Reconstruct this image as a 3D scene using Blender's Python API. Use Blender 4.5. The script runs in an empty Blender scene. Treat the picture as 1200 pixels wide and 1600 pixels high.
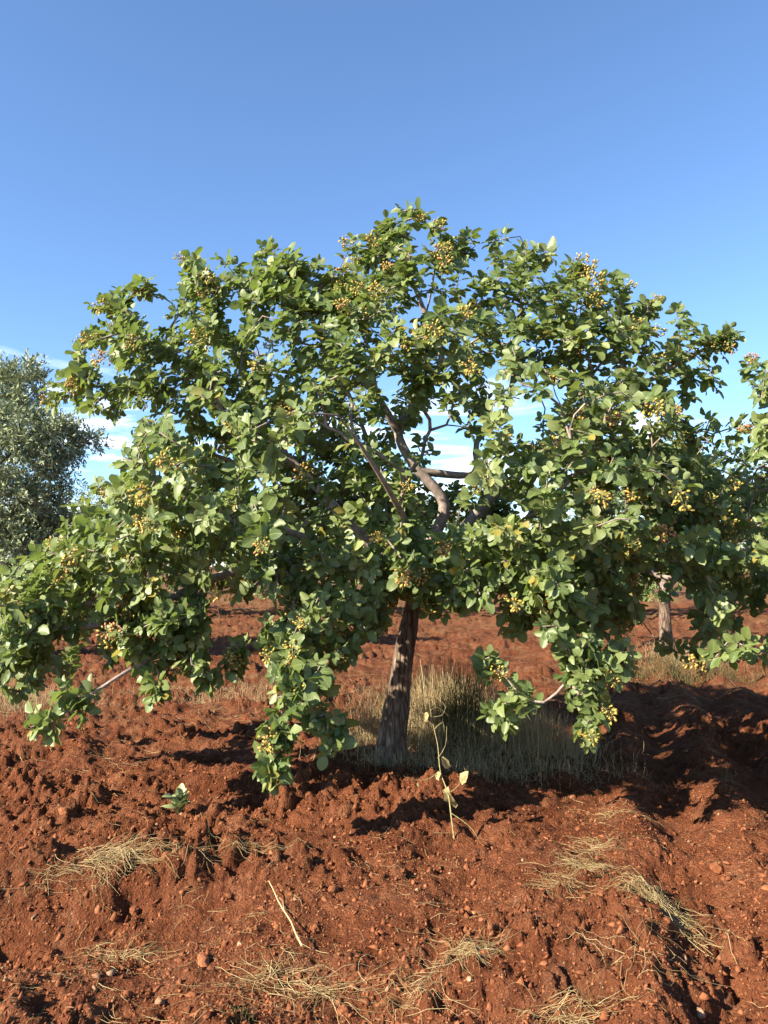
import bpy, math, time
import numpy as np
from mathutils import Matrix, Vector

T0 = time.time()
scene = bpy.context.scene
COL = scene.collection
R = math.radians

# ------------------------------------------------------------------ camera
CAM_H = 1.55
FPX = 1202.0                      # focal length in photo pixels (1200 x 1600)
HORIZON = 885.0
PITCH = math.atan((HORIZON - 800.0) / FPX)
cam_d = bpy.data.cameras.new('camera')
cam_d.sensor_fit = 'VERTICAL'
cam_d.sensor_height = 24.0
cam_d.lens = 24.0 * FPX / 1600.0
cam_d.clip_start = 0.05
cam_d.clip_end = 8000.0
cam = bpy.data.objects.new('camera', cam_d)
COL.objects.link(cam)
cam.location = (0, 0, CAM_H)
cam.rotation_euler = (math.pi / 2 + PITCH, 0, 0)
scene.camera = cam

# ------------------------------------------------------------------ sky, sun, exposure
SUN_EL = 31.0
SUN_FROM = np.array([-0.85, -0.53])          # horizontal direction towards the sun
SUN_FROM = SUN_FROM / np.linalg.norm(SUN_FROM)
world = bpy.data.worlds.new('World')
scene.world = world
world.use_nodes = True
wn, wl = world.node_tree.nodes, world.node_tree.links
wn.clear()
w_out = wn.new('ShaderNodeOutputWorld')
w_bg = wn.new('ShaderNodeBackground')
w_bg.inputs['Strength'].default_value = 0.088
sky = wn.new('ShaderNodeTexSky')
sky.sky_type = 'NISHITA'
sky.sun_disc = False
sky.sun_elevation = R(SUN_EL)
sky.sun_rotation = math.atan2(SUN_FROM[0], SUN_FROM[1])
sky.altitude = 500
sky.air_density = 1.0
sky.dust_density = 0.05
sky.ozone_density = 5.5
# thin low clouds that go all the way round the horizon
w_tc = wn.new('ShaderNodeTexCoord')
w_sep = wn.new('ShaderNodeSeparateXYZ')
wl.new(w_tc.outputs['Generated'], w_sep.inputs[0])
w_map = wn.new('ShaderNodeMapping')
w_map.inputs['Scale'].default_value = (5.0, 5.0, 26.0)
w_map.inputs['Location'].default_value = (3.1, 1.7, 0.4)
wl.new(w_tc.outputs['Generated'], w_map.inputs[0])
w_nz = wn.new('ShaderNodeTexNoise')
w_nz.inputs['Scale'].default_value = 1.0
w_nz.inputs['Detail'].default_value = 7.0
w_nz.inputs['Roughness'].default_value = 0.58
w_nz.inputs['Distortion'].default_value = 0.4
wl.new(w_map.outputs[0], w_nz.inputs['Vector'])
w_r1 = wn.new('ShaderNodeMapRange')
w_r1.interpolation_type = 'SMOOTHSTEP'
w_r1.inputs['From Min'].default_value = 0.51
w_r1.inputs['From Max'].default_value = 0.68
wl.new(w_nz.outputs['Fac'], w_r1.inputs['Value'])
w_r2 = wn.new('ShaderNodeMapRange')
w_r2.interpolation_type = 'SMOOTHSTEP'
w_r2.inputs['From Min'].default_value = 0.30
w_r2.inputs['From Max'].default_value = 0.10
wl.new(w_sep.outputs['Z'], w_r2.inputs['Value'])
w_mul = wn.new('ShaderNodeMath'); w_mul.operation = 'MULTIPLY'
wl.new(w_r1.outputs[0], w_mul.inputs[0]); wl.new(w_r2.outputs[0], w_mul.inputs[1])
w_mul2 = wn.new('ShaderNodeMath'); w_mul2.operation = 'MULTIPLY'
wl.new(w_mul.outputs[0], w_mul2.inputs[0]); w_mul2.inputs[1].default_value = 0.85
w_mix = wn.new('ShaderNodeMix'); w_mix.data_type = 'RGBA'
wl.new(w_mul2.outputs[0], w_mix.inputs['Factor'])
wl.new(sky.outputs[0], w_mix.inputs['A'])
w_mix.inputs['B'].default_value = (9.0, 9.3, 9.8, 1)
wl.new(w_mix.outputs['Result'], w_bg.inputs['Color'])
wl.new(w_bg.outputs[0], w_out.inputs[0])

sun_d = bpy.data.lights.new('sun', 'SUN')
sun_d.energy = 5.0
sun_d.angle = R(0.53)
sun_d.color = (1.0, 0.90, 0.74)
sun = bpy.data.objects.new('sun', sun_d)
COL.objects.link(sun)
ce = math.cos(R(SUN_EL))
sdir = Vector((-SUN_FROM[0] * ce, -SUN_FROM[1] * ce, -math.sin(R(SUN_EL))))
sun.rotation_euler = sdir.to_track_quat('-Z', 'Y').to_euler()
sun.location = (-12, -8, 12)

scene.view_settings.view_transform = 'Standard'
scene.view_settings.look = 'None'
scene.view_settings.exposure = 1.66
scene.view_settings.gamma = 1.0
scene.view_settings.use_curve_mapping = False
scene.render.engine = 'CYCLES'
scene.cycles.max_bounces = 6
scene.cycles.transparent_max_bounces = 6

# ------------------------------------------------------------------ helpers
rng = np.random.default_rng(7)
CP, SP = math.cos(PITCH), math.sin(PITCH)

def at(px, py, Y):
    """point of the place seen at photo pixel (px, py), Y metres in front of the camera"""
    dx, dz = px - 600.0, 800.0 - py
    d = np.array([dx, FPX * CP - dz * SP, FPX * SP + dz * CP])
    return np.array([0, 0, CAM_H]) + d * (Y / d[1])

def proj(P):
    P = np.asarray(P, float)
    q = P - np.array([0, 0, CAM_H])
    f = q[..., 1] * CP + q[..., 2] * SP
    u = -q[..., 1] * SP + q[..., 2] * CP
    f = np.where(np.abs(f) < 1e-3, 1e-3, f)
    return 600 + FPX * q[..., 0] / f, 800 - FPX * u / f, f

def unit(v):
    v = np.asarray(v, float)
    return v / np.maximum(np.linalg.norm(v, axis=-1, keepdims=True), 1e-9)

def hash2(ix, iy, s):
    h = (ix.astype(np.int64) * 374761393 + iy.astype(np.int64) * 668265263 + s * 2147483647) & 0xffffffff
    h = ((h ^ (h >> 13)) * 1274126177) & 0xffffffff
    h = ((h ^ (h >> 16)) * 2246822519) & 0xffffffff
    return ((h ^ (h >> 15)) & 0xffffff) / float(0xffffff)

def vnoise(x, y, s=0):
    ix, iy = np.floor(x), np.floor(y)
    fx, fy = x - ix, y - iy
    fx = fx * fx * fx * (fx * (fx * 6 - 15) + 10); fy = fy * fy * fy * (fy * (fy * 6 - 15) + 10)
    a = hash2(ix, iy, s); b = hash2(ix + 1, iy, s); c = hash2(ix, iy + 1, s); d = hash2(ix + 1, iy + 1, s)
    return (a * (1 - fx) + b * fx) * (1 - fy) + (c * (1 - fx) + d * fx) * fy

def fbm(x, y, o=4, s=0, g=0.5):
    v = 0; a = 1; t = 0
    for k in range(o):
        v = v + a * vnoise(x * 2**k * 1.03 + 17 * k, y * 2**k * 1.03 - 9 * k, s + k); t += a; a *= g
    return v / t - 0.5

def worley(x, y, s=0):
    ix, iy = np.floor(x), np.floor(y)
    best = np.full(x.shape, 9.0); hid = np.zeros(x.shape)
    for dx in (-1, 0, 1):
        for dy in (-1, 0, 1):
            cx, cy = ix + dx, iy + dy
            jx = cx + hash2(cx, cy, s + 1); jy = cy + hash2(cx, cy, s + 2)
            d = (x - jx)**2 + (y - jy)**2
            m = d < best
            best = np.where(m, d, best); hid = np.where(m, hash2(cx, cy, s + 3), hid)
    return np.sqrt(best), hid

def sstep(a, b, x):
    t = np.clip((x - a) / (b - a), 0, 1)
    return t * t * (3 - 2 * t)

def inpoly(px, py, poly):
    px = np.asarray(px, float); py = np.asarray(py, float)
    ins = np.zeros(px.shape, bool)
    n = len(poly)
    for i in range(n):
        x0, y0 = poly[i]; x1, y1 = poly[(i + 1) % n]
        c = ((y0 > py) != (y1 > py))
        xx = (x1 - x0) * (py - y0) / ((y1 - y0) if y1 != y0 else 1e-9) + x0
        ins ^= c & (px < xx)
    return ins

def polydist(px, py, poly):
    d = np.full(np.shape(px), 1e9)
    n = len(poly)
    for i in range(n):
        x0, y0 = poly[i]; x1, y1 = poly[(i + 1) % n]
        ex, ey = x1 - x0, y1 - y0
        t = np.clip(((px - x0) * ex + (py - y0) * ey) / (ex * ex + ey * ey + 1e-12), 0, 1)
        d = np.minimum(d, np.hypot(px - x0 - t * ex, py - y0 - t * ey))
    return d

def mesh_np(name, V, loops, starts, smooth=True, uv=None, tint=None, mats=(), mat_idx=None):
    """mesh from flat numpy arrays: loops = vertex index per corner, starts = first corner of each face"""
    me = bpy.data.meshes.new(name)
    V = np.ascontiguousarray(V, np.float32); loops = np.ascontiguousarray(loops, np.int32); starts = np.ascontiguousarray(starts, np.int32)
    me.vertices.add(len(V)); me.vertices.foreach_set('co', V.ravel())
    me.loops.add(len(loops)); me.loops.foreach_set('vertex_index', loops)
    me.polygons.add(len(starts)); me.polygons.foreach_set('loop_start', starts)
    if smooth:
        me.polygons.foreach_set('use_smooth', np.ones(len(starts), bool))
    for m in mats:
        me.materials.append(m)
    if mat_idx is not None:
        me.polygons.foreach_set('material_index', np.ascontiguousarray(mat_idx, np.int32))
    if uv is not None:
        a = me.attributes.new('leaf_uv', 'FLOAT2', 'POINT'); a.data.foreach_set('vector', np.ascontiguousarray(uv, np.float32).ravel())
    if tint is not None:
        a = me.attributes.new('tint', 'FLOAT', 'POINT'); a.data.foreach_set('value', np.ascontiguousarray(tint, np.float32))
    me.update(calc_edges=True)
    return me

class Soup:
    """collects batches of faces into one mesh"""
    def __init__(s): s.V = []; s.F = []; s.n = 0; s.uv = []; s.tint = []; s.mi = []
    def add(s, V, faces, uv=None, tint=None, mi=0):
        """faces: list of int arrays, each (m, k)"""
        V = np.asarray(V, float).reshape(-1, 3)
        for f in faces:
            if len(f):
                s.F.append(np.asarray(f, np.int64) + s.n); s.mi.append(np.full(len(f), mi))
        s.uv.append(np.zeros((len(V), 2)) if uv is None else uv)
        s.tint.append(np.full(len(V), 0.5) if tint is None else np.broadcast_to(tint, (len(V),)))
        s.V.append(V); s.n += len(V)
    def mesh(s, name, mats, smooth=True):
        V = np.concatenate(s.V); loops = np.concatenate([f.ravel() for f in s.F])
        k = np.concatenate([np.full(len(f), f.shape[1]) for f in s.F])
        starts = np.concatenate([[0], np.cumsum(k)[:-1]])
        return mesh_np(name, V, loops, starts, smooth, np.concatenate(s.uv), np.concatenate(s.tint), mats, np.concatenate(s.mi))

def tag(o, label=None, cat=None, group=None, kind=None):
    if label: o['label'] = label
    if cat: o['category'] = cat
    if group: o['group'] = group
    if kind: o['kind'] = kind
    return o

def obj(name, me, parent=None, loc=None):
    o = bpy.data.objects.new(name, me)
    COL.objects.link(o)
    if parent is not None: o.parent = parent
    if loc is not None: o.location = loc
    return o

def empty(name, loc):
    o = bpy.data.objects.new(name, None)
    COL.objects.link(o); o.location = loc
    o.empty_display_size = 0.2
    return o

def tubes(P, rad, sides=3):
    """P (N,S,3) polylines, rad (N,S): vertices and quads of N tubes; also per-vertex along coordinate"""
    P = np.asarray(P, float); N, S, _ = P.shape
    rad = np.broadcast_to(rad, (N, S))
    tan = np.empty_like(P)
    tan[:, 1:-1] = P[:, 2:] - P[:, :-2]; tan[:, 0] = P[:, 1] - P[:, 0]; tan[:, -1] = P[:, -1] - P[:, -2]
    tan = unit(tan)
    ref = np.where(np.abs(tan[:, :1, 2:3]) > 0.9, np.array([1.0, 0, 0]), np.array([0, 0, 1.0]))
    ref = np.broadcast_to(ref, P.shape)
    a = unit(np.cross(tan, ref)); b = np.cross(tan, a)
    ang = np.arange(sides) * 2 * np.pi / sides
    V = P[:, :, None] + rad[:, :, None, None] * (np.cos(ang)[None, None, :, None] * a[:, :, None] + np.sin(ang)[None, None, :, None] * b[:, :, None])
    idx = np.arange(N * S * sides).reshape(N, S, sides)
    q0 = idx[:, :-1]; q1 = idx[:, 1:]
    F = np.stack([q0, np.roll(q0, -1, 2), np.roll(q1, -1, 2), q1], -1).reshape(-1, 4)
    return V.reshape(-1, 3), F

def catmull(pts, step=0.06):
    pts = np.asarray(pts, float)
    P = np.vstack([2 * pts[0] - pts[1], pts, 2 * pts[-1] - pts[-2]])
    out = []
    for i in range(1, len(P) - 2):
        n = max(2, int(np.linalg.norm(P[i + 1] - P[i]) / step))
        t = np.linspace(0, 1, n, endpoint=False)[:, None]
        p0, p1, p2, p3 = P[i - 1], P[i], P[i + 1], P[i + 2]
        out.append(0.5 * ((2 * p1) + (-p0 + p2) * t + (2 * p0 - 5 * p1 + 4 * p2 - p3) * t**2 + (-p0 + 3 * p1 - 3 * p2 + p3) * t**3))
    out.append(pts[-1:])
    return np.vstack(out)

# ------------------------------------------------------------------ materials
def newmat(name):
    m = bpy.data.materials.new(name); m.use_nodes = True
    n, l = m.node_tree.nodes, m.node_tree.links
    n.clear()
    o = n.new('ShaderNodeOutputMaterial')
    return m, n, l, o

def ramp(n, l, fac, stops, interp='LINEAR'):
    r = n.new('ShaderNodeValToRGB'); r.color_ramp.interpolation = interp
    e = r.color_ramp.elements
    while len(e) > 1: e.remove(e[-1])
    e[0].position = stops[0][0]; e[0].color = (*stops[0][1], 1)
    for p, c in stops[1:]:
        k = e.new(p); k.color = (*c, 1)
    l.new(fac, r.inputs[0])
    return r.outputs[0]

def noise(n, l, vec, scale, detail=4, rough=0.55, dist=0.0):
    t = n.new('ShaderNodeTexNoise'); t.inputs['Scale'].default_value = scale
    t.inputs['Detail'].default_value = detail; t.inputs['Roughness'].default_value = rough; t.inputs['Distortion'].default_value = dist
    if vec is not None: l.new(vec, t.inputs['Vector'])
    return t.outputs['Fac']

def math_n(n, l, op, a, b=None, c=None):
    m = n.new('ShaderNodeMath'); m.operation = op
    for i, v in enumerate((a, b, c)):
        if v is None: continue
        if isinstance(v, (int, float)): m.inputs[i].default_value = v
        else: l.new(v, m.inputs[i])
    return m.outputs[0]

def mixc(n, l, f, a, b, mode='MIX'):
    m = n.new('ShaderNodeMix'); m.data_type = 'RGBA'; m.blend_type = mode
    for k, v in (('Factor', f), ('A', a), ('B', b)):
        if isinstance(v, (int, float)): m.inputs[k].default_value = v
        elif isinstance(v, tuple): m.inputs[k].default_value = (*v, 1)
        else: l.new(v, m.inputs[k])
    return m.outputs['Result']

def leaf_material(name, stops, under, trans, transcol, rough=0.46, spec=0.42, vein=True, transmul=1.0):
    m, n, l, o = newmat(name)
    at_t = n.new('ShaderNodeAttribute'); at_t.attribute_name = 'tint'
    base = ramp(n, l, at_t.outputs['Fac'], stops)
    geo = n.new('ShaderNodeNewGeometry')
    nz = noise(n, l, geo.outputs['Position'], 38.0, 3)
    base = mixc(n, l, math_n(n, l, 'MULTIPLY', nz, 0.5), base, mixc(n, l, 1.0, base, (0.72, 0.78, 0.62), 'MULTIPLY'))
    if vein:
        at_u = n.new('ShaderNodeAttribute'); at_u.attribute_name = 'leaf_uv'
        sp = n.new('ShaderNodeSeparateXYZ'); l.new(at_u.outputs['Vector'], sp.inputs[0])
        lat = math_n(n, l, 'ABSOLUTE', sp.outputs['X'])
        mid = n.new('ShaderNodeMapRange'); mid.inputs['From Min'].default_value = 0.10; mid.inputs['From Max'].default_value = 0.02
        l.new(lat, mid.inputs['Value'])
        ph = math_n(n, l, 'MULTIPLY_ADD', lat, -0.28, sp.outputs['Y'])
        sv = math_n(n, l, 'SINE', math_n(n, l, 'MULTIPLY', ph, 50.0))
        svr = n.new('ShaderNodeMapRange'); svr.inputs['From Min'].default_value = 0.75; svr.inputs['From Max'].default_value = 1.0
        svr.inputs['To Max'].default_value = 0.35
        l.new(sv, svr.inputs['Value'])
        v = math_n(n, l, 'MAXIMUM', math_n(n, l, 'MULTIPLY', mid.outputs[0], 0.8), svr.outputs[0])
        base = mixc(n, l, v, base, (0.27, 0.32, 0.11))
    col = mixc(n, l, geo.outputs['Backfacing'], base, mixc(n, l, 0.55, base, under))
    b = n.new('ShaderNodeBsdfPrincipled')
    l.new(col, b.inputs['Base Color'])
    b.inputs['Roughness'].default_value = rough
    b.inputs['Specular IOR Level'].default_value = spec
    bp = n.new('ShaderNodeBump'); bp.inputs['Strength'].default_value = 0.25; bp.inputs['Distance'].default_value = 0.004
    l.new(nz, bp.inputs['Height']); l.new(bp.outputs[0], b.inputs['Normal'])
    t = n.new('ShaderNodeBsdfTranslucent')
    l.new(mixc(n, l, 0.6, base, transcol), t.inputs['Color'])
    mx = n.new('ShaderNodeMixShader'); mx.inputs[0].default_value = trans
    l.new(b.outputs[0], mx.inputs[1]); l.new(t.outputs[0], mx.inputs[2])
    l.new(mx.outputs[0], o.inputs[0])
    return m

M_LEAF = leaf_material('pistachio_leaf', [(0.0, (0.058, 0.096, 0.030)), (0.35, (0.118, 0.162, 0.048)), (0.7, (0.19, 0.234, 0.080)), (0.93, (0.29, 0.32, 0.14)), (1.0, (0.28, 0.22, 0.04))],
                       (0.22, 0.26, 0.14), 0.34, (0.26, 0.36, 0.045))
M_OLIVE = leaf_material('olive_leaf', [(0.0, (0.12, 0.155, 0.07)), (0.5, (0.25, 0.29, 0.14)), (1.0, (0.43, 0.46, 0.27))],
                        (0.30, 0.33, 0.25), 0.10, (0.14, 0.17, 0.05), vein=False)
M_WEED = leaf_material('weed_leaf', [(0.0, (0.20, 0.23, 0.085)), (1.0, (0.36, 0.39, 0.17))], (0.2, 0.24, 0.15), 0.15, (0.15, 0.2, 0.05), vein=False)

def simple_tint(name, stops, rough=0.8, spec=0.2, nscale=60.0, trans=0.0, nmul=(0.7, 0.65, 0.6), bump=0.0):
    m, n, l, o = newmat(name)
    a = n.new('ShaderNodeAttribute'); a.attribute_name = 'tint'
    base = ramp(n, l, a.outputs['Fac'], stops)
    geo = n.new('ShaderNodeNewGeometry')
    nz = noise(n, l, geo.outputs['Position'], nscale, 4)
    nf = n.new('ShaderNodeMapRange'); nf.inputs['From Min'].default_value = 0.35; nf.inputs['From Max'].default_value = 0.65; l.new(nz, nf.inputs['Value'])
    base = mixc(n, l, nf.outputs[0], base, mixc(n, l, 1.0, base, nmul, 'MULTIPLY'))
    b = n.new('ShaderNodeBsdfPrincipled'); l.new(base, b.inputs['Base Color'])
    b.inputs['Roughness'].default_value = rough; b.inputs['Specular IOR Level'].default_value = spec
    if bump:
        bp = n.new('ShaderNodeBump'); bp.inputs['Strength'].default_value = 0.7; bp.inputs['Distance'].default_value = bump
        l.new(nz, bp.inputs['Height']); l.new(bp.outputs[0], b.inputs['Normal'])
    if trans:
        t = n.new('ShaderNodeBsdfTranslucent'); l.new(base, t.inputs['Color'])
        mx = n.new('ShaderNodeMixShader'); mx.inputs[0].default_value = trans
        l.new(b.outputs[0], mx.inputs[1]); l.new(t.outputs[0], mx.inputs[2]); l.new(mx.outputs[0], o.inputs[0])
    else:
        l.new(b.outputs[0], o.inputs[0])
    return m

M_NUT = simple_tint('pistachio_hull', [(0.0, (0.28, 0.29, 0.06)), (0.4, (0.44, 0.36, 0.075)), (0.75, (0.50, 0.31, 0.085)), (1.0, (0.48, 0.19, 0.10))], 0.5, 0.4, 120.0, 0.08, (0.85, 0.78, 0.7))
M_STEM = simple_tint('green_stalk', [(0.0, (0.11, 0.14, 0.04)), (1.0, (0.24, 0.20, 0.09))], 0.6)
M_STRAW = simple_tint('dry_straw', [(0.0, (0.20, 0.13, 0.055)), (0.5, (0.42, 0.305, 0.135)), (1.0, (0.66, 0.54, 0.29))], 0.65, 0.3, 50.0, 0.12)
M_DRYGRASS = simple_tint('dry_grass', [(0.0, (0.06, 0.085, 0.03)), (0.25, (0.12, 0.12, 0.045)), (0.4, (0.30, 0.21, 0.10)), (0.8, (0.50, 0.38, 0.20)), (1.0, (0.66, 0.55, 0.34))], 0.7, 0.2, 40.0, 0.15)
M_PALEPLANT = simple_tint('bleached_plant', [(0.0, (0.34, 0.28, 0.12)), (1.0, (0.52, 0.46, 0.24))], 0.7, 0.2, 70.0, 0.2, (0.6, 0.5, 0.38))
M_CRUMB = simple_tint('soil_crumb', [(0.0, (0.11, 0.042, 0.02)), (0.5, (0.225, 0.084, 0.038)), (0.9, (0.32, 0.128, 0.06)), (0.94, (0.30, 0.15, 0.08)), (1.0, (0.40, 0.26, 0.16))], 0.95, 0.08, 90.0, bump=0.004)
M_STONE = simple_tint('pale_stone', [(0.0, (0.28, 0.14, 0.08)), (1.0, (0.42, 0.28, 0.18))], 0.9, 0.1, 60.0, nmul=(0.7, 0.55, 0.45), bump=0.004)

def bark_material(name, dark, mid, light, scale=1.0, fissure=True):
    m, n, l, o = newmat(name)
    tc = n.new('ShaderNodeTexCoord')
    mp = n.new('ShaderNodeMapping'); mp.inputs['Scale'].default_value = (34 * scale, 34 * scale, 7 * scale) if fissure else (20, 20, 20)
    l.new(tc.outputs['Object'], mp.inputs[0])
    n1 = noise(n, l, mp.outputs[0], 1.0, 6, 0.65, 0.6)
    n2 = noise(n, l, tc.outputs['Object'], 9.0, 5, 0.6)
    n3 = noise(n, l, tc.outputs['Object'], 120.0, 3, 0.6)
    vr = n.new('ShaderNodeTexVoronoi'); vr.feature = 'DISTANCE_TO_EDGE'; vr.inputs['Scale'].default_value = 0.75
    l.new(mp.outputs[0], vr.inputs['Vector'])
    crack = n.new('ShaderNodeMapRange'); crack.inputs['From Min'].default_value = 0.0; crack.inputs['From Max'].default_value = 0.22
    l.new(vr.outputs['Distance'], crack.inputs['Value'])
    c = ramp(n, l, n1, [(0.28, dark), (0.5, mid), (0.72, light)])
    c = mixc(n, l, math_n(n, l, 'MULTIPLY', n2, 0.5), c, mixc(n, l, 1.0, c, (0.85, 0.62, 0.45), 'MULTIPLY'))
    h = math_n(n, l, 'ADD', math_n(n, l, 'MULTIPLY', n1, 0.6), math_n(n, l, 'MULTIPLY', n3, 0.15))
    if fissure:
        c = mixc(n, l, crack.outputs[0], mixc(n, l, 1.0, c, (0.45, 0.4, 0.38), 'MULTIPLY'), c)
        h = math_n(n, l, 'ADD', h, math_n(n, l, 'MULTIPLY', crack.outputs[0], 0.5))
    b = n.new('ShaderNodeBsdfPrincipled'); l.new(c, b.inputs['Base Color'])
    b.inputs['Roughness'].default_value = 0.9; b.inputs['Specular IOR Level'].default_value = 0.15
    bp = n.new('ShaderNodeBump'); bp.inputs['Strength'].default_value = 0.9; bp.inputs['Distance'].default_value = 0.015 if fissure else 0.006
    l.new(h, bp.inputs['Height']); l.new(bp.outputs[0], b.inputs['Normal'])
    l.new(b.outputs[0], o.inputs[0])
    return m

M_TRUNK = bark_material('trunk_bark', (0.065, 0.048, 0.036), (0.185, 0.14, 0.108), (0.36, 0.29, 0.23))
M_BRANCH = bark_material('branch_bark', (0.12, 0.10, 0.085), (0.25, 0.212, 0.185), (0.41, 0.36, 0.32), fissure=False)
M_OLIVEBARK = bark_material('olive_bark', (0.05, 0.045, 0.038), (0.13, 0.115, 0.095), (0.24, 0.21, 0.18))

def soil_material():
    m, n, l, o = newmat('red_soil')
    geo = n.new('ShaderNodeNewGeometry')
    p = geo.outputs['Position']
    big = noise(n, l, p, 1.3, 5, 0.6)
    med = noise(n, l, p, 14.0, 5, 0.62)
    fine = noise(n, l, p, 110.0, 4, 0.65)
    vfine = noise(n, l, p, 420.0, 2, 0.6)
    c = ramp(n, l, med, [(0.28, (0.130, 0.046, 0.022)), (0.5, (0.225, 0.082, 0.037)), (0.75, (0.31, 0.122, 0.057))])
    bf = n.new('ShaderNodeMapRange'); bf.inputs['From Min'].default_value = 0.38; bf.inputs['From Max'].default_value = 0.62; l.new(big, bf.inputs['Value'])
    c = mixc(n, l, bf.outputs[0], mixc(n, l, 1.0, c, (0.68, 0.63, 0.60), 'MULTIPLY'), c)
    crust = n.new('ShaderNodeMapRange'); crust.inputs['From Min'].default_value = 0.53; crust.inputs['From Max'].default_value = 0.68; crust.inputs['To Max'].default_value = 0.45
    l.new(noise(n, l, p, 4.3, 6, 0.68, 0.5), crust.inputs['Value'])
    c = mixc(n, l, crust.outputs[0], c, (0.36, 0.185, 0.10))
    ff = n.new('ShaderNodeMapRange'); ff.inputs['From Min'].default_value = 0.35; ff.inputs['From Max'].default_value = 0.66; l.new(fine, ff.inputs['Value'])
    c = mixc(n, l, ff.outputs[0], mixc(n, l, 1.0, c, (0.66, 0.58, 0.55), 'MULTIPLY'), c)
    # scattered pale grit and bits of straw
    vo = n.new('ShaderNodeTexVoronoi'); vo.inputs['Scale'].default_value = 75.0; l.new(p, vo.inputs['Vector'])
    sc = n.new('ShaderNodeSeparateColor'); l.new(vo.outputs['Color'], sc.inputs[0])
    grit = math_n(n, l, 'MULTIPLY', math_n(n, l, 'LESS_THAN', vo.outputs['Distance'], 0.26), math_n(n, l, 'GREATER_THAN', sc.outputs[0], 0.93))
    c = mixc(n, l, math_n(n, l, 'MULTIPLY', grit, 0.8), c, (0.40, 0.27, 0.17))
    # far field: thin dry weeds between the rows
    far = n.new('ShaderNodeMapRange'); far.inputs['From Min'].default_value = 16.0; far.inputs['From Max'].default_value = 34.0
    sp = n.new('ShaderNodeSeparateXYZ'); l.new(p, sp.inputs[0]); l.new(sp.outputs['Y'], far.inputs['Value'])
    patch = n.new('ShaderNodeMapRange'); patch.inputs['From Min'].default_value = 0.45; patch.inputs['From Max'].default_value = 0.6
    l.new(noise(n, l, p, 0.6, 6, 0.65), patch.inputs['Value'])
    c = mixc(n, l, math_n(n, l, 'MULTIPLY', math_n(n, l, 'MULTIPLY', far.outputs[0], patch.outputs[0]), 0.6), c, (0.20, 0.16, 0.07))
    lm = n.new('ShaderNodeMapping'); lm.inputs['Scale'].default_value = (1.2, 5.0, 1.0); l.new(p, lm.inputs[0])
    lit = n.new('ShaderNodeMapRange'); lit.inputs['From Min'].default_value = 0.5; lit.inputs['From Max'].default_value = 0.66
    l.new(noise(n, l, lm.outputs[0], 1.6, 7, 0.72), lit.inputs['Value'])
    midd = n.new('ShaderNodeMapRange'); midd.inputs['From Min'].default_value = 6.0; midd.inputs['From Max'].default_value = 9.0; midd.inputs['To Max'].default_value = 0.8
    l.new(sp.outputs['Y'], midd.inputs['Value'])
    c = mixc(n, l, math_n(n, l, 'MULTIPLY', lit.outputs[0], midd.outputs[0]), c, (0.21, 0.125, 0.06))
    b = n.new('ShaderNodeBsdfPrincipled'); l.new(c, b.inputs['Base Color'])
    b.inputs['Roughness'].default_value = 0.97; b.inputs['Specular IOR Level'].default_value = 0.08
    h = math_n(n, l, 'ADD', math_n(n, l, 'MULTIPLY', fine, 0.7), math_n(n, l, 'MULTIPLY', vfine, 0.35))
    vg = n.new('ShaderNodeTexVoronoi'); vg.inputs['Scale'].default_value = 85.0; vg.inputs['Randomness'].default_value = 1.0; l.new(p, vg.inputs['Vector'])
    vh = n.new('ShaderNodeTexVoronoi'); vh.inputs['Scale'].default_value = 34.0; l.new(p, vh.inputs['Vector'])
    h = math_n(n, l, 'SUBTRACT', h, math_n(n, l, 'MULTIPLY', vg.outputs['Distance'], 0.55))
    h = math_n(n, l, 'SUBTRACT', h, math_n(n, l, 'MULTIPLY', vh.outputs['Distance'], 0.6))
    h = math_n(n, l, 'ADD', h, math_n(n, l, 'MULTIPLY', grit, 0.25))
    bp = n.new('ShaderNodeBump'); bp.inputs['Strength'].default_value = 1.0; bp.inputs['Distance'].default_value = 0.022
    l.new(h, bp.inputs['Height']); l.new(bp.outputs[0], b.inputs['Normal'])
    l.new(b.outputs[0], o.inputs[0])
    return m
M_SOIL = soil_material()

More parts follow.
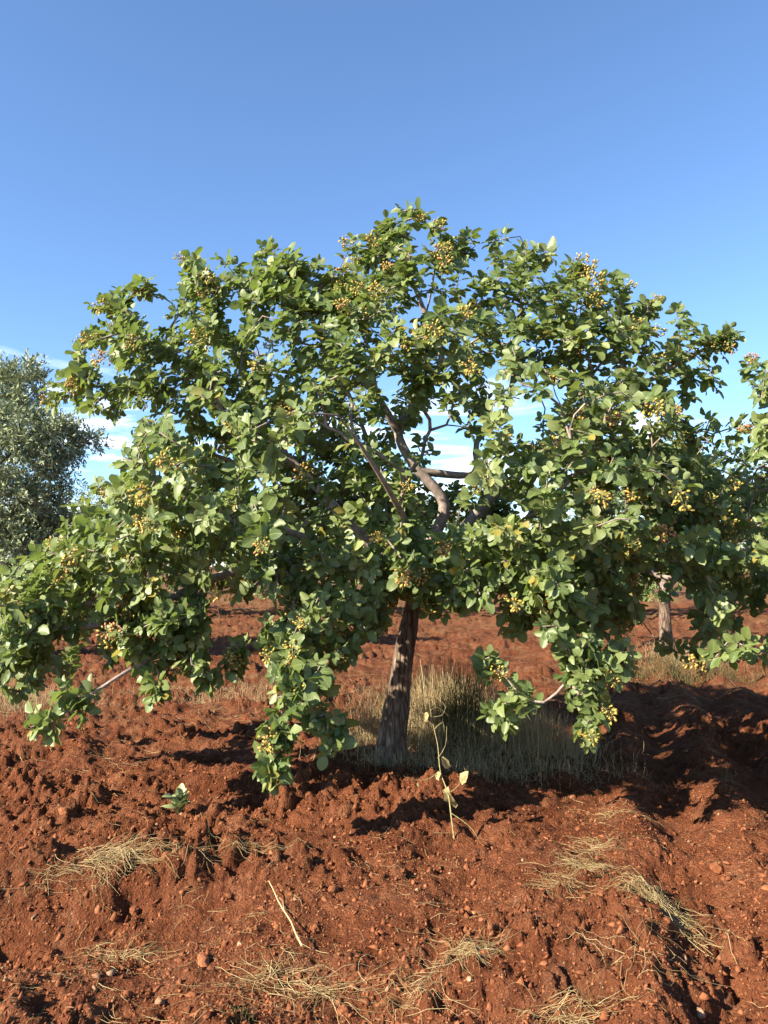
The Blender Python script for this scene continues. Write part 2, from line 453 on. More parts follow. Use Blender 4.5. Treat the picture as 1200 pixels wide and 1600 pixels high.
# ------------------------------------------------------------------ the ground
def height(x, y, fine=True):
    x = np.asarray(x, float); y = np.asarray(y, float)
    r = np.hypot(x, y)
    near = 1 - sstep(25, 60, r)
    h = 0.10 * fbm(x * 0.45, y * 0.45, 3, 11) * near
    # plough ridges that run away from the camera on the right
    s = x - 0.30 * (y - 3.0) + 0.10 * fbm(x * 1.2, y * 1.2, 3, 5)
    mr = sstep(0.70, 1.02, s) * near * (1 - 0.5 * sstep(7, 14, y))
    prof = np.cos(2 * np.pi * (s - 1.27) / 0.68)
    h = h - mr * 0.085 * prof * (0.75 + 0.8 * fbm(x * 1.5, y * 0.8, 2, 9))
    # weaker cross ridges further off
    h = h + near * 0.05 * sstep(6.5, 9, y) * np.cos(2 * np.pi * (y - 0.25 * x) / 0.9 + 3 * fbm(x * 0.7, y * 0.7, 3, 21))
    # bank with a hollow on its near side, left foreground
    bx = (x + 1.45) / 0.75
    bank = np.exp(-((y - 4.0 - 0.12 * (x + 1.4)) / 0.26)**2) * np.exp(-bx**2)
    hol = np.exp(-((y - 3.42 - 0.15 * (x + 1.4)) / 0.30)**2) * np.exp(-((x + 1.55) / 0.62)**2)
    near_bank = np.exp(-((y - 2.86 + 0.25 * (x + 1.3)) / 0.20)**2) * np.exp(-((x + 1.75) / 0.55)**2)
    shade_rim = np.exp(-((x + 2.16) / 0.24)**2) * np.exp(-((y - 3.35) / 0.45)**2)  # unseen rise past the left edge of view, added to shade the hollow
    h = h + 0.12 * bank - 0.15 * hol + 0.05 * near_bank + 0.24 * shade_rim + 0.11 * near * fbm(x * 2.2, y * 2.2, 2, 19) + 0.055 * near * fbm(x * 5.2 + 3, y * 5.2, 3, 29)
    # soft mound in front of the trunk, ridge at the lower right
    h = h + 0.08 * np.exp(-((x - 0.75) / 0.5)**2 - ((y - 3.4) / 0.7)**2) + 0.07 * np.exp(-((x - 0.1) / 0.9)**2 - ((y - 5.9) / 0.9)**2)
    h = h - 0.05 * np.exp(-((x + 0.2 + 0.3 * (y - 2.8)) / 0.5)**2 - ((y - 2.75) / 0.22)**2)
    if fine:
        rough = 0.36 + 0.30 * sstep(-0.35, -1.1, x - 0.12 * (y - 4)) * sstep(3.6, 4.5, y) + 0.10 * sstep(6, 8, y) + 0.30 * sstep(0.02, 0.16, fbm(x * 0.9, y * 0.9, 3, 31))
        rough = rough * near * (0.55 + 0.9 * sstep(-0.18, 0.18, fbm(x * 1.9, y * 1.9, 3, 131)))
        wx = x + 0.05 * fbm(x * 9, y * 9, 2, 41); wy = y + 0.05 * fbm(x * 9 + 50, y * 9, 2, 42)
        for sc, am, sd in ((4.1, 0.040, 43), (7.5, 0.040, 3), (14.0, 0.036, 13), (27.0, 0.024, 23), (50.0, 0.013, 33)):
            d, hid = worley(wx * sc, wy * sc, sd)
            h = h + rough * am * sstep(0.78, 0.18, d) * np.clip(hid * 1.7 - 0.5, 0, 1.2) * (1.0 if sc < 20 else 1 - 0.6 * sstep(5, 8, y))
        h = h + (0.028 * rough + 0.008) * fbm(x * 30, y * 30, 4, 61, 0.7)
        # small pits
        d, hid = worley(wx * 5.0 + 7, wy * 5.0, 77)
        h = h - 0.065 * rough * np.clip(1 - d * 2.2, 0, 1) * (hid > 0.55)
        d, hid = worley(wx * 9.0 + 3, wy * 9.0, 87)
        h = h - 0.045 * rough * np.clip(1 - d * 2.0, 0, 1) * (hid > 0.6)
    return h

def build_ground():
    ys = [-4000, -800, -150, -40, -12, -4, -1, 0.2, 1.0, 1.5, 1.8]
    y = 2.05
    while y < 8.5: ys.append(y); y *= 1.0039
    while y < 45: ys.append(y); y *= 1.010
    while y < 6500: ys.append(y); y *= 1.10
    ys = np.array(ys)
    u = np.linspace(-1, 1, 720)
    out = np.array([1.15, 1.4, 1.9, 3, 6, 14, 40, 120, 400])
    u = np.concatenate([-out[::-1], u, out])
    W = 0.75 + 0.60 * np.clip(ys, 0, None)
    X = W[:, None] * u[None, :]; Y = np.broadcast_to(ys[:, None], X.shape)
    Z = height(X, Y)
    V = np.stack([X, Y, Z], -1).reshape(-1, 3)
    r, c = X.shape
    i = np.arange(r * c).reshape(r, c)
    F = np.stack([i[:-1, :-1], i[:-1, 1:], i[1:, 1:], i[1:, :-1]], -1).reshape(-1, 4)
    me = mesh_np('ground', V, F.ravel(), np.arange(len(F)) * 4, True, mats=[M_SOIL])
    return tag(obj('ground', me), 'ploughed red earth of the orchard', None, None, 'structure')
build_ground()
print('ground', round(time.time() - T0, 1))

# ------------------------------------------------------------------ leaves
def leaf_templates(K, ns, seed, w=0.80, widest=0.46, fold=0.30, curl=0.42):
    """K broad ovate leaflets, unit length along +y, normal +z; ns inner stations of 3 vertices"""
    g = np.random.default_rng(seed)
    T = np.zeros((K, 2 + 3 * ns, 3)); UV = np.zeros((2 + 3 * ns, 2))
    ts = np.linspace(0, 1, ns + 2)[1:-1]
    if ns == 4: ts = np.array([0.10, 0.34, 0.64, 0.90])
    if ns == 3: ts = np.array([0.12, 0.48, 0.87])
    if ns == 2: ts = np.array([0.24, 0.74])
    for k in range(K):
        cu = curl * g.uniform(0.1, 2.0) * g.choice([1, 1, 1, -0.4]); fo = fold * g.uniform(0.2, 2.0)
        ww = w * g.uniform(0.85, 1.12); sk = g.normal(0, 0.05); ph = g.uniform(0, 6.28); wav = g.uniform(0.0, 0.09)
        def spine(t):
            return np.array([sk * math.sin(math.pi * t), t * (1 - 0.12 * abs(cu)), -cu * t * t * 0.5])
        T[k, 0] = spine(0); T[k, -1] = spine(1.0)
        for j, t in enumerate(ts):
            s = spine(t)
            # ovate outline
            if t < widest: hw = math.sin(0.5 * math.pi * (t / widest))**0.62
            else: hw = math.cos(0.5 * math.pi * ((t - widest) / (1 - widest)))**0.52
            hw *= ww * 0.5
            for q, sg in enumerate((-1, 0, 1)):
                T[k, 1 + 3 * j + q] = s + np.array([sg * hw * math.cos(fo), 0, abs(sg) * hw * math.sin(fo) + sg * wav * math.sin(ph + 7 * t)])
    UV[0] = (0, 0); UV[-1] = (0, 1)
    for j, t in enumerate(ts):
        for q, sg in enumerate((-1, 0, 1)): UV[1 + 3 * j + q] = (sg, t)
    tri = [(0, 2, 1), (0, 3, 2)]; quad = []
    for j in range(ns - 1):
        a = 1 + 3 * j; b = a + 3
        quad += [(a, a + 1, b + 1, b), (a + 1, a + 2, b + 2, b + 1)]
    a = 1 + 3 * (ns - 1); L = 1 + 3 * ns
    tri += [(a, a + 1, L), (a + 1, a + 2, L)]
    return T, UV, np.array(tri), np.array(quad)

LT_OWN = leaf_templates(24, 4, 3)
LT = leaf_templates(24, 3, 3)            # close pistachio leaflets
LT_FAR = leaf_templates(12, 2, 4)        # the same leaf for trees further off
LT_OLIVE = leaf_templates(8, 1, 5, w=0.32, widest=0.5, fold=0.15, curl=0.25)

def leaf_frames(d, nrm):
    y = unit(d); x = unit(np.cross(y, nrm)); z = np.cross(x, y)
    return x, y, z

def add_leaves(soup, tpl, o, d, nrm, size, tint, var, mi=0):
    T, UV, tri, quad = tpl
    N = len(o); nv = T.shape[1]
    x, y, z = leaf_frames(d, nrm)
    t = T[var % len(T)] * size[:, None, None]
    V = o[:, None] + t[..., 0:1] * x[:, None] + t[..., 1:2] * y[:, None] + t[..., 2:3] * z[:, None]
    off = (np.arange(N) * nv)[:, None, None]
    fs = []
    for f in (tri, quad):
        if len(f): fs.append((f[None] + off).reshape(-1, f.shape[1]))
    soup.add(V, fs, np.tile(UV, (N, 1)), np.repeat(tint, nv), mi)

# ------------------------------------------------------------------ tree growing
class Skeleton:
    def __init__(s):
        s.P = []; s.par = []; s.plen = []; s.limb = []; s.rmin = []
    def add(s, p, par, limb, rmin=0.0):
        s.P.append(np.asarray(p, float)); s.par.append(par); s.limb.append(limb); s.rmin.append(rmin)
        s.plen.append(0.0 if par < 0 else s.plen[par] + np.linalg.norm(s.P[-1] - s.P[par]))
        return len(s.P) - 1
    def near(s, p):
        return int(np.argmin(np.linalg.norm(np.array(s.P) - p, axis=1)))
    def line(s, pts, limb, r0, r1, root=None, step=0.06):
        C = catmull(pts, step); n = len(C)
        par = root if root is not None else -1
        st = 0 if root is None else 1
        for i in range(st, n):
            par = s.add(C[i], par, limb, r0 + (r1 - r0) * i / (n - 1))
        return par
    def grow(s, tips, g, up=0.25, wpath=0.22, minpar=0):
        n0 = len(s.P); cap = n0 + sum(80 for _ in tips)
        A = np.zeros((cap, 3)); A[:n0] = np.array(s.P); PL = np.zeros(cap); PL[:n0] = s.plen
        PL[:minpar] += 5.0 / max(wpath, 1e-6)
        d0 = np.array([np.min(((A[:n0] - t)**2).sum(1)) for t in tips])
        ends = np.zeros(len(tips), int)
        for ti in np.argsort(d0):
            t = tips[ti]; m = len(s.P)
            dist = np.sqrt(((A[:m] - t)**2).sum(1))
            i = int(np.argmin(dist + wpath * PL[:m]))
            p = A[i].copy(); L = dist[i]
            par = s.par[i]
            tang = unit(p - A[par]) if par >= 0 else np.array([0, 0, 1.0])
            n = max(2, int(L / 0.085))
            c = p + tang * L * 0.38 + np.array([0, 0, up * L * 0.35]) + g.normal(0, 0.06 * L, 3)
            k = i; j = g.normal(0, 0.018 * min(1, L * 2), (n + 1, 3)); j[-1] = 0
            for q in range(1, n + 1):
                u = q / n
                k = s.add((1 - u)**2 * p + 2 * u * (1 - u) * c + u * u * t + j[q], k, s.limb[i])
                A[k] = s.P[k]; PL[k] = s.plen[k]
            ends[ti] = k
        return ends
    def radii(s, rtip, ex=2.0):
        n = len(s.P); acc = np.zeros(n); ch = np.zeros(n, int)
        r = np.zeros(n)
        for i in range(n - 1, -1, -1):
            r[i] = max(rtip, acc[i]**(1 / ex) if acc[i] > 0 else 0)
            if s.rmin[i] > 0: r[i] = s.rmin[i]
            if s.par[i] >= 0: acc[s.par[i]] += (r[i] if s.rmin[i] == 0 else rtip)**ex
        # a child is never thicker than its parent
        for i in range(n):
            if s.par[i] >= 0: r[i] = min(r[i], r[s.par[i]] * 0.97 + 1e-4)
        return r
    def chains(s, r):
        n = len(s.P); kids = [[] for _ in range(n)]
        for i, p in enumerate(s.par):
            if p >= 0: kids[p].append(i)
        out = []; stack = [0]
        while stack:
            st = stack.pop()
            c = [s.par[st]] if s.par[st] >= 0 else []
            i = st
            while True:
                c.append(i)
                if not kids[i]: break
                main = max(kids[i], key=lambda k: (r[k] if s.limb[k] == s.limb[i] else r[k] * 0.3))
                stack += [k for k in kids[i] if k != main]
                i = main
            if len(c) > 1: out.append(c)
        return out

def skin_chain(soup, P, r, sides, first_shared, mi=0, rough=0.0, seed=0, flare=0.0):
    S = len(P)
    rr = np.array(r, float).copy()
    if first_shared and S > 1: rr[0] = min(rr[0], rr[1] * 1.25)
    V, F = tubes(P[None], rr[None], sides)
    if rough:
        g = np.random.default_rng(seed)
        V = V.reshape(S, sides, 3); c = P[:, None]
        ang = np.arange(sides) / sides
        zz = np.arange(S)[:, None] * 0.25
        nz = fbm(np.broadcast_to(np.cos(ang * 6.283)[None] * 1.6 + 5, (S, sides)), zz + np.sin(ang * 6.283)[None] * 1.6, 4, 91)
        V = (c + (V - c) * (1 + rough * 2 * nz[..., None])).reshape(-1, 3)
    soup.add(V, [F], None, 0.5, mi)
    # rounded end
    tipv = P[-1] + unit(P[-1] - P[-2]) * rr[-1] * 0.8
    n0 = (S - 1) * sides
    base = soup.n - len(V)
    soup.V.append(tipv[None]); soup.uv.append(np.zeros((1, 2))); soup.tint.append(np.array([0.5]))
    ring = base + n0 + np.arange(sides)
    f = np.stack([ring, np.roll(ring, -1), np.full(sides, soup.n)], -1)
    soup.F.append(f); soup.mi.append(np.full(sides, mi)); soup.n += 1

HELIO = np.array([SUN_FROM[0] * 0.8, SUN_FROM[1] * 0.8, 0.6])     # leaves turn towards the light
def shoots_to_leaves(S, ends, g, centre, size=(0.054, 0.096), nleaf=(7, 12), droop=0.25, pet=(0.035, 0.06)):
    """compound leaves of three leaflets set round the end of each shoot"""
    O, D, N, L, TI = [], [], [], [], []
    PET = []
    for e in ends:
        tip = S.P[e]; p1 = S.par[e]; p2 = S.par[p1]
        ax = unit(tip - S.P[p2])
        out = unit(tip - centre)
        ax = unit(ax * 0.7 + out * 0.5 + np.array([0, 0, 0.25]))
        k = g.integers(*nleaf)
        a0 = g.uniform(0, 6.28)
        e1 = unit(np.cross(ax, [0.3, 0.2, 1.0])); e2 = np.cross(ax, e1)
        tt = np.clip(g.normal(0.5, 0.2), 0, 0.97)
        for j in range(k):
            a = a0 + j * 2.4
            rad = e1 * math.cos(a) + e2 * math.sin(a)
            back = (1 - j / k) * 0.14
            b = tip - unit(tip - S.P[p2]) * back
            d = unit(ax * (0.25 + 0.6 * j / k) + rad * 0.9 + np.array([0, 0, -droop * g.uniform(0, 1.4)]) + g.normal(0, 0.16, 3))
            n = unit(np.array([0, 0, 0.45]) + out * 0.55 + ax * 0.2 + HELIO * 0.55 + g.normal(0, 0.45, 3))
            pl = g.uniform(*pet)
            m = b + d * pl
            PET.append(np.stack([b, b + d * pl * 0.5 + [0, 0, 0.004], m]))
            x = unit(np.cross(d, n)); n = np.cross(x, d)
            sz = g.uniform(*size) * (0.8 + 0.2 * min(1, (k - j) / 3))
            t = np.clip(tt + g.normal(0, 0.13), 0, 0.98)
            if g.random() < 0.006: t = 1.0
            kk = g.choice([3, 3, 3, 1, 5])
            sets = [(m, d, 1.0)]
            if kk >= 3:
                for sg in (-1, 1): sets.append((b + d * pl * 0.72, unit(d * 0.42 + sg * x * 0.85), 0.88))
            if kk == 5:
                for sg in (-1, 1): sets.append((b + d * pl * 0.3, unit(d * 0.1 + sg * x * 0.95), 0.7))
            for (o, dd, q) in sets:
                dd = unit(dd + np.array([0, 0, -0.22 * g.random()]) + g.normal(0, 0.10, 3))
                O.append(o); D.append(dd); N.append(unit(n + g.normal(0, 0.30, 3))); L.append(sz * q * g.uniform(0.7, 1.2)); TI.append(np.clip(t + g.normal(0, 0.10), 0, 1))
    return np.array(O), np.array(D), np.array(N), np.array(L), np.array(TI), np.array(PET)

def nut_cluster_mesh(seed, red):
    """a loose panicle of small oval nuts, hanging from the origin along +y"""
    g = np.random.default_rng(seed)
    s = Soup()
    n = int(g.integers(22, 40)); L = 0.13
    ax = np.stack([np.zeros(5), np.linspace(0, L, 5), -0.02 * np.linspace(0, 1, 5)**2], -1)
    V, F = tubes(ax[None], np.array([[0.0028, 0.0025, 0.002, 0.0016, 0.0012]]), 4)
    s.add(V, [F], None, 0.6, 0)
    th = np.linspace(0, np.pi, 6)[1:-1]; ph = np.arange(6) * np.pi / 3
    unit_v = np.vstack([[0, -1, 0]] + [[math.sin(t) * math.cos(p), -math.cos(t), math.sin(t) * math.sin(p)] for t in th for p in ph] + [[0, 1, 0]])
    tri = [(0, 1 + k, 1 + (k + 1) % 6) for k in range(6)] + [(25, 19 + (k + 1) % 6, 19 + k) for k in range(6)]
    quad = [(1 + 6 * j + k, 7 + 6 * j + k, 7 + 6 * j + (k + 1) % 6, 1 + 6 * j + (k + 1) % 6) for j in range(3) for k in range(6)]
    for i in range(n):
        u = g.uniform(0.12, 1.0)
        b = np.array([0, u * L, -0.02 * u * u]); a = i * 2.4 + g.normal(0, 0.4)
        d = unit(np.array([math.cos(a), g.uniform(0.1, 0.9), math.sin(a) - 0.25]))
        pl = g.uniform(0.018, 0.048) * (1.25 - 0.6 * u)
        c = b + d * pl
        V, F = tubes(np.stack([b, b + d * pl * 0.6, c])[None], np.full((1, 3), 0.0011), 3)
        s.add(V, [F], None, 0.8, 0)
        dd = unit(d + g.normal(0, 0.25, 3)); x = unit(np.cross(dd, [0.1, 0.3, 1])); z = np.cross(x, dd)
        ln = g.uniform(0.0070, 0.0115); w = ln * g.uniform(0.52, 0.66)
        v = c + unit_v[:, 0:1] * x * w + (unit_v[:, 1:2] + 0.8) * dd * ln + unit_v[:, 2:3] * z * w
        t = np.clip(g.normal(red, 0.18), 0, 1) + 0.25 * (unit_v[:, 1] > 0.7)
        s.add(v, [np.array(tri), np.array(quad)], None, np.clip(t, 0, 1), 1)
    return s.mesh('nut_cluster', [M_STEM, M_NUT])
NUTS = [nut_cluster_mesh(100 + k, [0.3, 0.45, 0.55, 0.4, 0.65, 0.5, 0.85][k]) for k in range(7)]

# ------------------------------------------------------------------ the main pistachio tree
TREE = np.array([0.03, 5.9, 0.0]); TREE[2] = float(height(TREE[0:1], TREE[1:2], False)[0])
g = np.random.default_rng(21)
SK = Skeleton()
tr = [np.array([TREE[0], TREE[1], TREE[2] - 0.12]), at(611, 1175, 5.9), at(619, 1110, 5.9), at(629, 1040, 5.91), at(640, 975, 5.93), at(650, 925, 5.95)]
e_tr = SK.line(tr, 0, 0.128, 0.094, None, 0.045)
NTR = len(SK.P)
FORK = SK.P[e_tr]
def limb(i, pts, r0, r1, root=None):
    pts = [at(*p) for p in pts]
    root = SK.near(pts[0]) if root is None else root
    return SK.line([SK.P[root]] + pts[(1 if root != e_tr else 0):], i, r0, r1, root, 0.07)
limb(1, [(668, 860, 5.95), (694, 788, 5.9), (645, 725, 5.85), (622, 675, 5.9), (640, 640, 5.95), (690, 560, 6.0), (660, 480, 5.95), (630, 400, 5.9)], 0.0640, 0.012, e_tr)
limb(2, [(604, 893, 5.75), (545, 868, 5.55), (500, 848, 5.4), (430, 876, 5.2), (330, 905, 5.0), (200, 965, 4.8), (90, 985, 4.65)], 0.0590, 0.012, e_tr)
limb(3, [(595, 870, 6.05), (540, 810, 6.0), (470, 735, 6.0), (380, 650, 5.95), (280, 565, 5.85), (200, 510, 5.7)], 0.0541, 0.011, e_tr)
limb(4, [(622, 672, 5.9), (575, 600, 5.75), (510, 540, 5.6), (478, 475, 5.6), (460, 420, 5.6)], 0.040, 0.009)
limb(5, [(700, 860, 6.0), (760, 785, 6.1), (845, 715, 6.0), (930, 650, 5.85), (1030, 585, 5.7), (1110, 540, 5.5)], 0.0574, 0.011, e_tr)
limb(6, [(715, 885, 5.75), (820, 858, 5.5), (930, 850, 5.3), (1030, 900, 5.1), (1100, 900, 4.9)], 0.0476, 0.011, e_tr)
limb(7, [(640, 850, 6.5), (600, 760, 7.1), (560, 650, 7.4), (520, 560, 7.3)], 0.0492, 0.011, e_tr)
limb(8, [(720, 835, 6.6), (815, 760, 7.1), (880, 660, 7.3), (900, 560, 7.1)], 0.0492, 0.011, e_tr)
limb(9, [(652, 880, 5.55), (640, 830, 5.1), (610, 770, 4.7), (560, 690, 4.4)], 0.0410, 0.010, e_tr)
limb(10, [(690, 890, 5.5), (760, 850, 4.95), (840, 800, 4.55), (900, 740, 4.35)], 0.0410, 0.010, e_tr)
limb(11, [(500, 850, 5.4), (480, 890, 5.0), (455, 960, 4.65), (450, 1040, 4.4), (440, 1130, 4.25), (428, 1200, 4.2)], 0.028, 0.006)
limb(12, [(820, 858, 5.5), (850, 920, 5.1), (885, 1000, 4.75), (888, 1062, 4.55), (925, 1105, 4.45)], 0.028, 0.007)
limb(13, [(888, 1062, 4.55), (850, 1098, 4.55), (795, 1090, 4.6), (780, 1130, 4.6)], 0.011, 0.006)
limb(14, [(540, 868, 5.55), (450, 830, 5.0), (330, 800, 4.6), (220, 790, 4.4)], 0.030, 0.009)
limb(15, [(690, 700, 5.88), (740, 740, 5.95), (745, 690, 6.0), (790, 640, 6.0), (810, 520, 5.95), (815, 440, 5.85)], 0.032, 0.009)
limb(16, [(330, 905, 5.0), (255, 1010, 4.7), (180, 1060, 4.5), (90, 1120, 4.4)], 0.020, 0.007)

CROWN = [(70, 612), (120, 572), (160, 535), (160, 462), (230, 455), (300, 408), (385, 425), (420, 405), (470, 380), (500, 430), (545, 430), (560, 385), (588, 332), (640, 328), (662, 365), (700, 343), (748, 372), (765, 408), (810, 374),
         (840, 408), (925, 398), (965, 448), (1025, 458), (1065, 508), (1110, 520), (1110, 560), (1085, 590), (1080, 650), (1090, 720), (1110, 780), (1130, 860), (1130, 950), (1085, 1010), (1010, 1000),
         (960, 1000), (850, 1000), (840, 960), (760, 945), (690, 960), (640, 945), (590, 950), (560, 1010), (530, 1040), (470, 1040), (440, 960), (400, 915), (335, 940), (350, 1010), (330, 1060), (260, 1080), (190, 1050), (100, 1070), (-40, 1060), (-60, 930),
         (0, 905), (60, 875), (112, 845), (130, 770), (190, 735), (195, 690), (160, 655), (95, 655)]
CW = [tuple(at(x, y, 5.9)[[0, 2]]) for x, y in CROWN]
HOLES = [[(660, 655), (705, 630), (742, 640), (748, 690), (722, 755), (690, 760), (676, 730)], [(490, 715), (530, 715), (540, 765), (500, 770)], [(350, 690), (372, 690), (372, 720), (350, 720)],
         [(300, 935), (440, 925), (450, 1040), (360, 1060), (300, 1000)], [(690, 965), (840, 965), (840, 1060), (690, 1060)], [(995, 895), (1085, 895), (1085, 1050), (995, 1050)], [(575, 960), (700, 960), (700, 1210), (575, 1210)]]
OPEN = [(480, 620), (640, 560), (790, 600), (800, 720), (700, 830), (660, 910), (480, 920), (400, 890), (420, 830), (560, 780)]
def gap(p, th=-0.055):
    """voids between the leafy sprays, about 0.4 m across"""
    p = np.atleast_2d(p)
    return fbm(p[:, 0] * 2.3 + 0.7 * p[:, 1], p[:, 2] * 2.3 + 1.9 * p[:, 1], 2, 401) < th
cx = np.array(CW)
lo, hi = cx.min(0), cx.max(0)
def thin(p, prob=0.62):
    """the crown is thinner where the low sun comes in under it to the trunk foot and the weeds"""
    p = np.atleast_2d(p); k = (p[:, 2] - 0.45) / math.tan(R(SUN_EL))
    x, y = p[:, 0] - SUN_FROM[0] * k, p[:, 1] - SUN_FROM[1] * k
    on = (((x - 0.6) / 0.8)**2 + ((y - 6.05) / 0.85)**2 < 1) | (((x - 0.0) / 0.3)**2 + ((y - 5.9) / 0.3)**2 < 1)
    far = (x > 1.35) & (y > 4.6) & (y < 10) & (fbm(x * 1.05, y * 1.7, 2, 511) > 0.0)      # gaps that dapple the shade on the furrows
    return (on & (k > 0.5) & (fbm(x * 3.1, y * 3.1, 2, 501) < 0.25) | far) & (g.random(len(p)) < prob)
class Tips(list):
    """list of shoot tips with a fast nearest-distance test"""
    def __init__(s): s.buf = np.zeros((4000, 3))
    def append(s, p): s.buf[len(s)] = p; list.append(s, p)
    def clear_of(s, p, d): return len(s) == 0 or ((s.buf[:len(s)] - p)**2).sum(1).min() > d * d
tips = Tips()
CEN = np.array([TREE[0], 5.9, 1.9])
cX = g.uniform(lo[0], hi[0], 30000); cZ = g.uniform(lo[1], hi[1], 30000)
cI = inpoly(cX, cZ, CW); cX, cZ = cX[cI], cZ[cI]; cD = polydist(cX, cZ, CW)
cU = g.uniform(-1, 1, len(cX)); cU = np.sign(cU - 0.12 * (np.abs(cU) < .5)) * np.abs(cU)**0.62
cT = 1 - np.exp(-(cD - 0.06) / 0.9)
cP = np.stack([cX, 5.9 + cU * cT * np.where(cU < 0, 2.15, 2.45), cZ], -1)
px_, py_, _ = proj(cP)
bad = cD < 0.10
for h in HOLES: bad |= inpoly(px_, py_, h)
bad |= (cP[:, 2] < 0.42) | gap(cP)
bad |= (cP[:, 1] < 5.7) & inpoly(px_, py_, OPEN) & (g.random(len(cX)) < 0.3)
bad |= (cP[:, 1] > 4.85) & (cP[:, 1] < 6.1) & (cX > -2.4) & (cX < -0.15) & (cZ > 1.1) & (cZ < 2.3) & (g.random(len(cX)) < 0.65)
bad |= (cP[:, 1] > 5.35) & (cX > -2.4) & (cX < 1.1) & (cZ < 1.35 + 0.25 * g.random(len(cX)))
bad |= thin(cP, 0.93)
for p, u in zip(cP[~bad], cU[~bad]):
    if len(tips) >= 1300: break
    if tips.clear_of(p, 0.115 + 0.19 * (abs(u) < 0.6)): tips.append(p)
print('crown tips', len(tips))
for (px, py, Y, r, n) in [(428, 1205, 4.2, .07, 4), (440, 1150, 4.22, .12, 5), (458, 1095, 4.28, .14, 6), (520, 1115, 4.35, .09, 3), (535, 1155, 4.4, .05, 2), (480, 1050, 4.42, .18, 7), (440, 1000, 4.6, .16, 5),
                          (780, 1125, 4.6, .09, 4), (758, 1045, 4.7, .08, 2), (805, 1085, 4.6, .09, 3), (912, 1140, 4.4, .09, 4), (935, 1085, 4.45, .1, 3), (925, 1040, 4.5, .14, 5), (965, 1030, 4.7, .10, 3),
                          (70, 1125, 4.4, .10, 3), (130, 1085, 4.5, .13, 4), (245, 1085, 4.55, .08, 2), (330, 1070, 4.65, .1, 3), (370, 1030, 4.7, .1, 3), (1138, 528, 5.45, .07, 3), (1100, 540, 5.5, .08, 3), (1118, 604, 5.5, .02, 1), (88, 622, 5.6, .06, 2), (125, 600, 5.6, .1, 3),
                          (612, 366, 5.9, .09, 4), (700, 382, 5.85, .08, 3), (735, 395, 5.8, .06, 2), (812, 402, 5.8, .06, 2), (905, 428, 5.7, .1, 4), (460, 412, 5.6, .07, 3), (380, 440, 5.9, .05, 1), (310, 425, 5.8, .1, 4), (190, 470, 5.7, .08, 3), (560, 400, 5.85, .03, 1),
                          (650, 890, 4.6, .16, 5), (690, 930, 4.9, .15, 4), (590, 960, 5.0, .12, 4), (850, 900, 4.3, .2, 8), (950, 780, 4.2, .2, 7), (800, 960, 4.9, .14, 4), (60, 960, 4.6, .2, 8), (20, 1020, 4.6, .15, 4)]:
    c = at(px, py, Y)
    for k in range(n):
        tips.append(c + unit(g.normal(0, 1, 3)) * r * g.uniform(0.2, 1.0))
def fill(poly, y0, y1, n, md=0.14, force=False):
    """more shoots in a low hanging part of the crown"""
    xs = [p[0] for p in poly]; ys = [p[1] for p in poly]; k = 0; tr = 0
    while k < n and tr < 4000:
        tr += 1
        a, b = g.uniform(min(xs), max(xs)), g.uniform(min(ys), max(ys))
        if not inpoly(np.array([a]), np.array([b]), poly)[0] or (995 < a < 1085 and 895 < b < 1050): continue
        p = at(a, b, g.uniform(y0, y1))
        if p[2] < 0.35 or (not force and (gap(p, -0.08)[0] or thin(p, 0.88)[0])) or not tips.clear_of(p, md): continue
        tips.append(p); k += 1
fill([(0, 905), (130, 820), (300, 830), (420, 870), (430, 925), (320, 935), (330, 1040), (200, 1050), (100, 1070), (0, 1040)], 4.35, 4.9, 120)
fill([(30, 980), (290, 960), (335, 1050), (200, 1065), (60, 1095)], 4.4, 4.8, 34, 0.12)
fill([(430, 930), (600, 930), (575, 1000), (530, 1045), (460, 1050)], 4.4, 5.1, 30, 0.12)
fill([(690, 890), (1130, 880), (1130, 990), (1085, 1000), (1070, 930), (1005, 930), (990, 990), (850, 985), (840, 945), (700, 940)], 4.5, 5.2, 50, 0.12)
fill([(880, 980), (985, 990), (985, 1050), (900, 1070)], 4.4, 4.8, 12, 0.11)
fill([(560, 835), (770, 835), (840, 950), (690, 955), (640, 940), (580, 950)], 4.75, 5.4, 34)
fill([(150, 455), (330, 430), (360, 540), (180, 600), (110, 600)], 5.2, 6.4, 44, 0.13)
fill([(770, 410), (930, 415), (1040, 490), (1060, 560), (950, 560), (800, 520)], 5.1, 6.2, 36, 0.13)
fill([(165, 470), (230, 460), (300, 480), (340, 560), (330, 640), (200, 660), (110, 640), (120, 590), (165, 545)], 5.2, 6.3, 46, 0.14, True)
fill([(780, 420), (900, 420), (1000, 475), (1060, 530), (1080, 620), (1060, 680), (950, 640), (880, 600), (790, 580)], 5.2, 6.3, 52, 0.14, True)
fill([(470, 640), (620, 600), (660, 800), (640, 860), (480, 860)], 4.9, 5.7, 26, 0.16, True)
fill([(470, 540), (800, 540), (800, 640), (650, 640), (640, 790), (470, 800)], 6.2, 7.4, 60, 0.15)
fill([(180, 600), (430, 560), (440, 760), (220, 780)], 5.6, 6.8, 40, 0.15)
fill([(1040, 660), (1110, 690), (1150, 790), (1150, 900), (1060, 900)], 4.9, 6.0, 40)
fill([(400, 850), (600, 850), (590, 950), (540, 1030), (470, 1040), (445, 960)], 4.5, 5.4, 34)
fill([(690, 830), (1120, 830), (1120, 960), (1080, 1000), (980, 985), (850, 990), (840, 945), (700, 930)], 4.4, 5.5, 85)
fill([(200, 640), (470, 640), (440, 850), (150, 850)], 3.9, 4.8, 40, 0.18)
fill([(760, 560), (1060, 600), (1080, 850), (760, 830)], 4.0, 4.9, 36, 0.18)
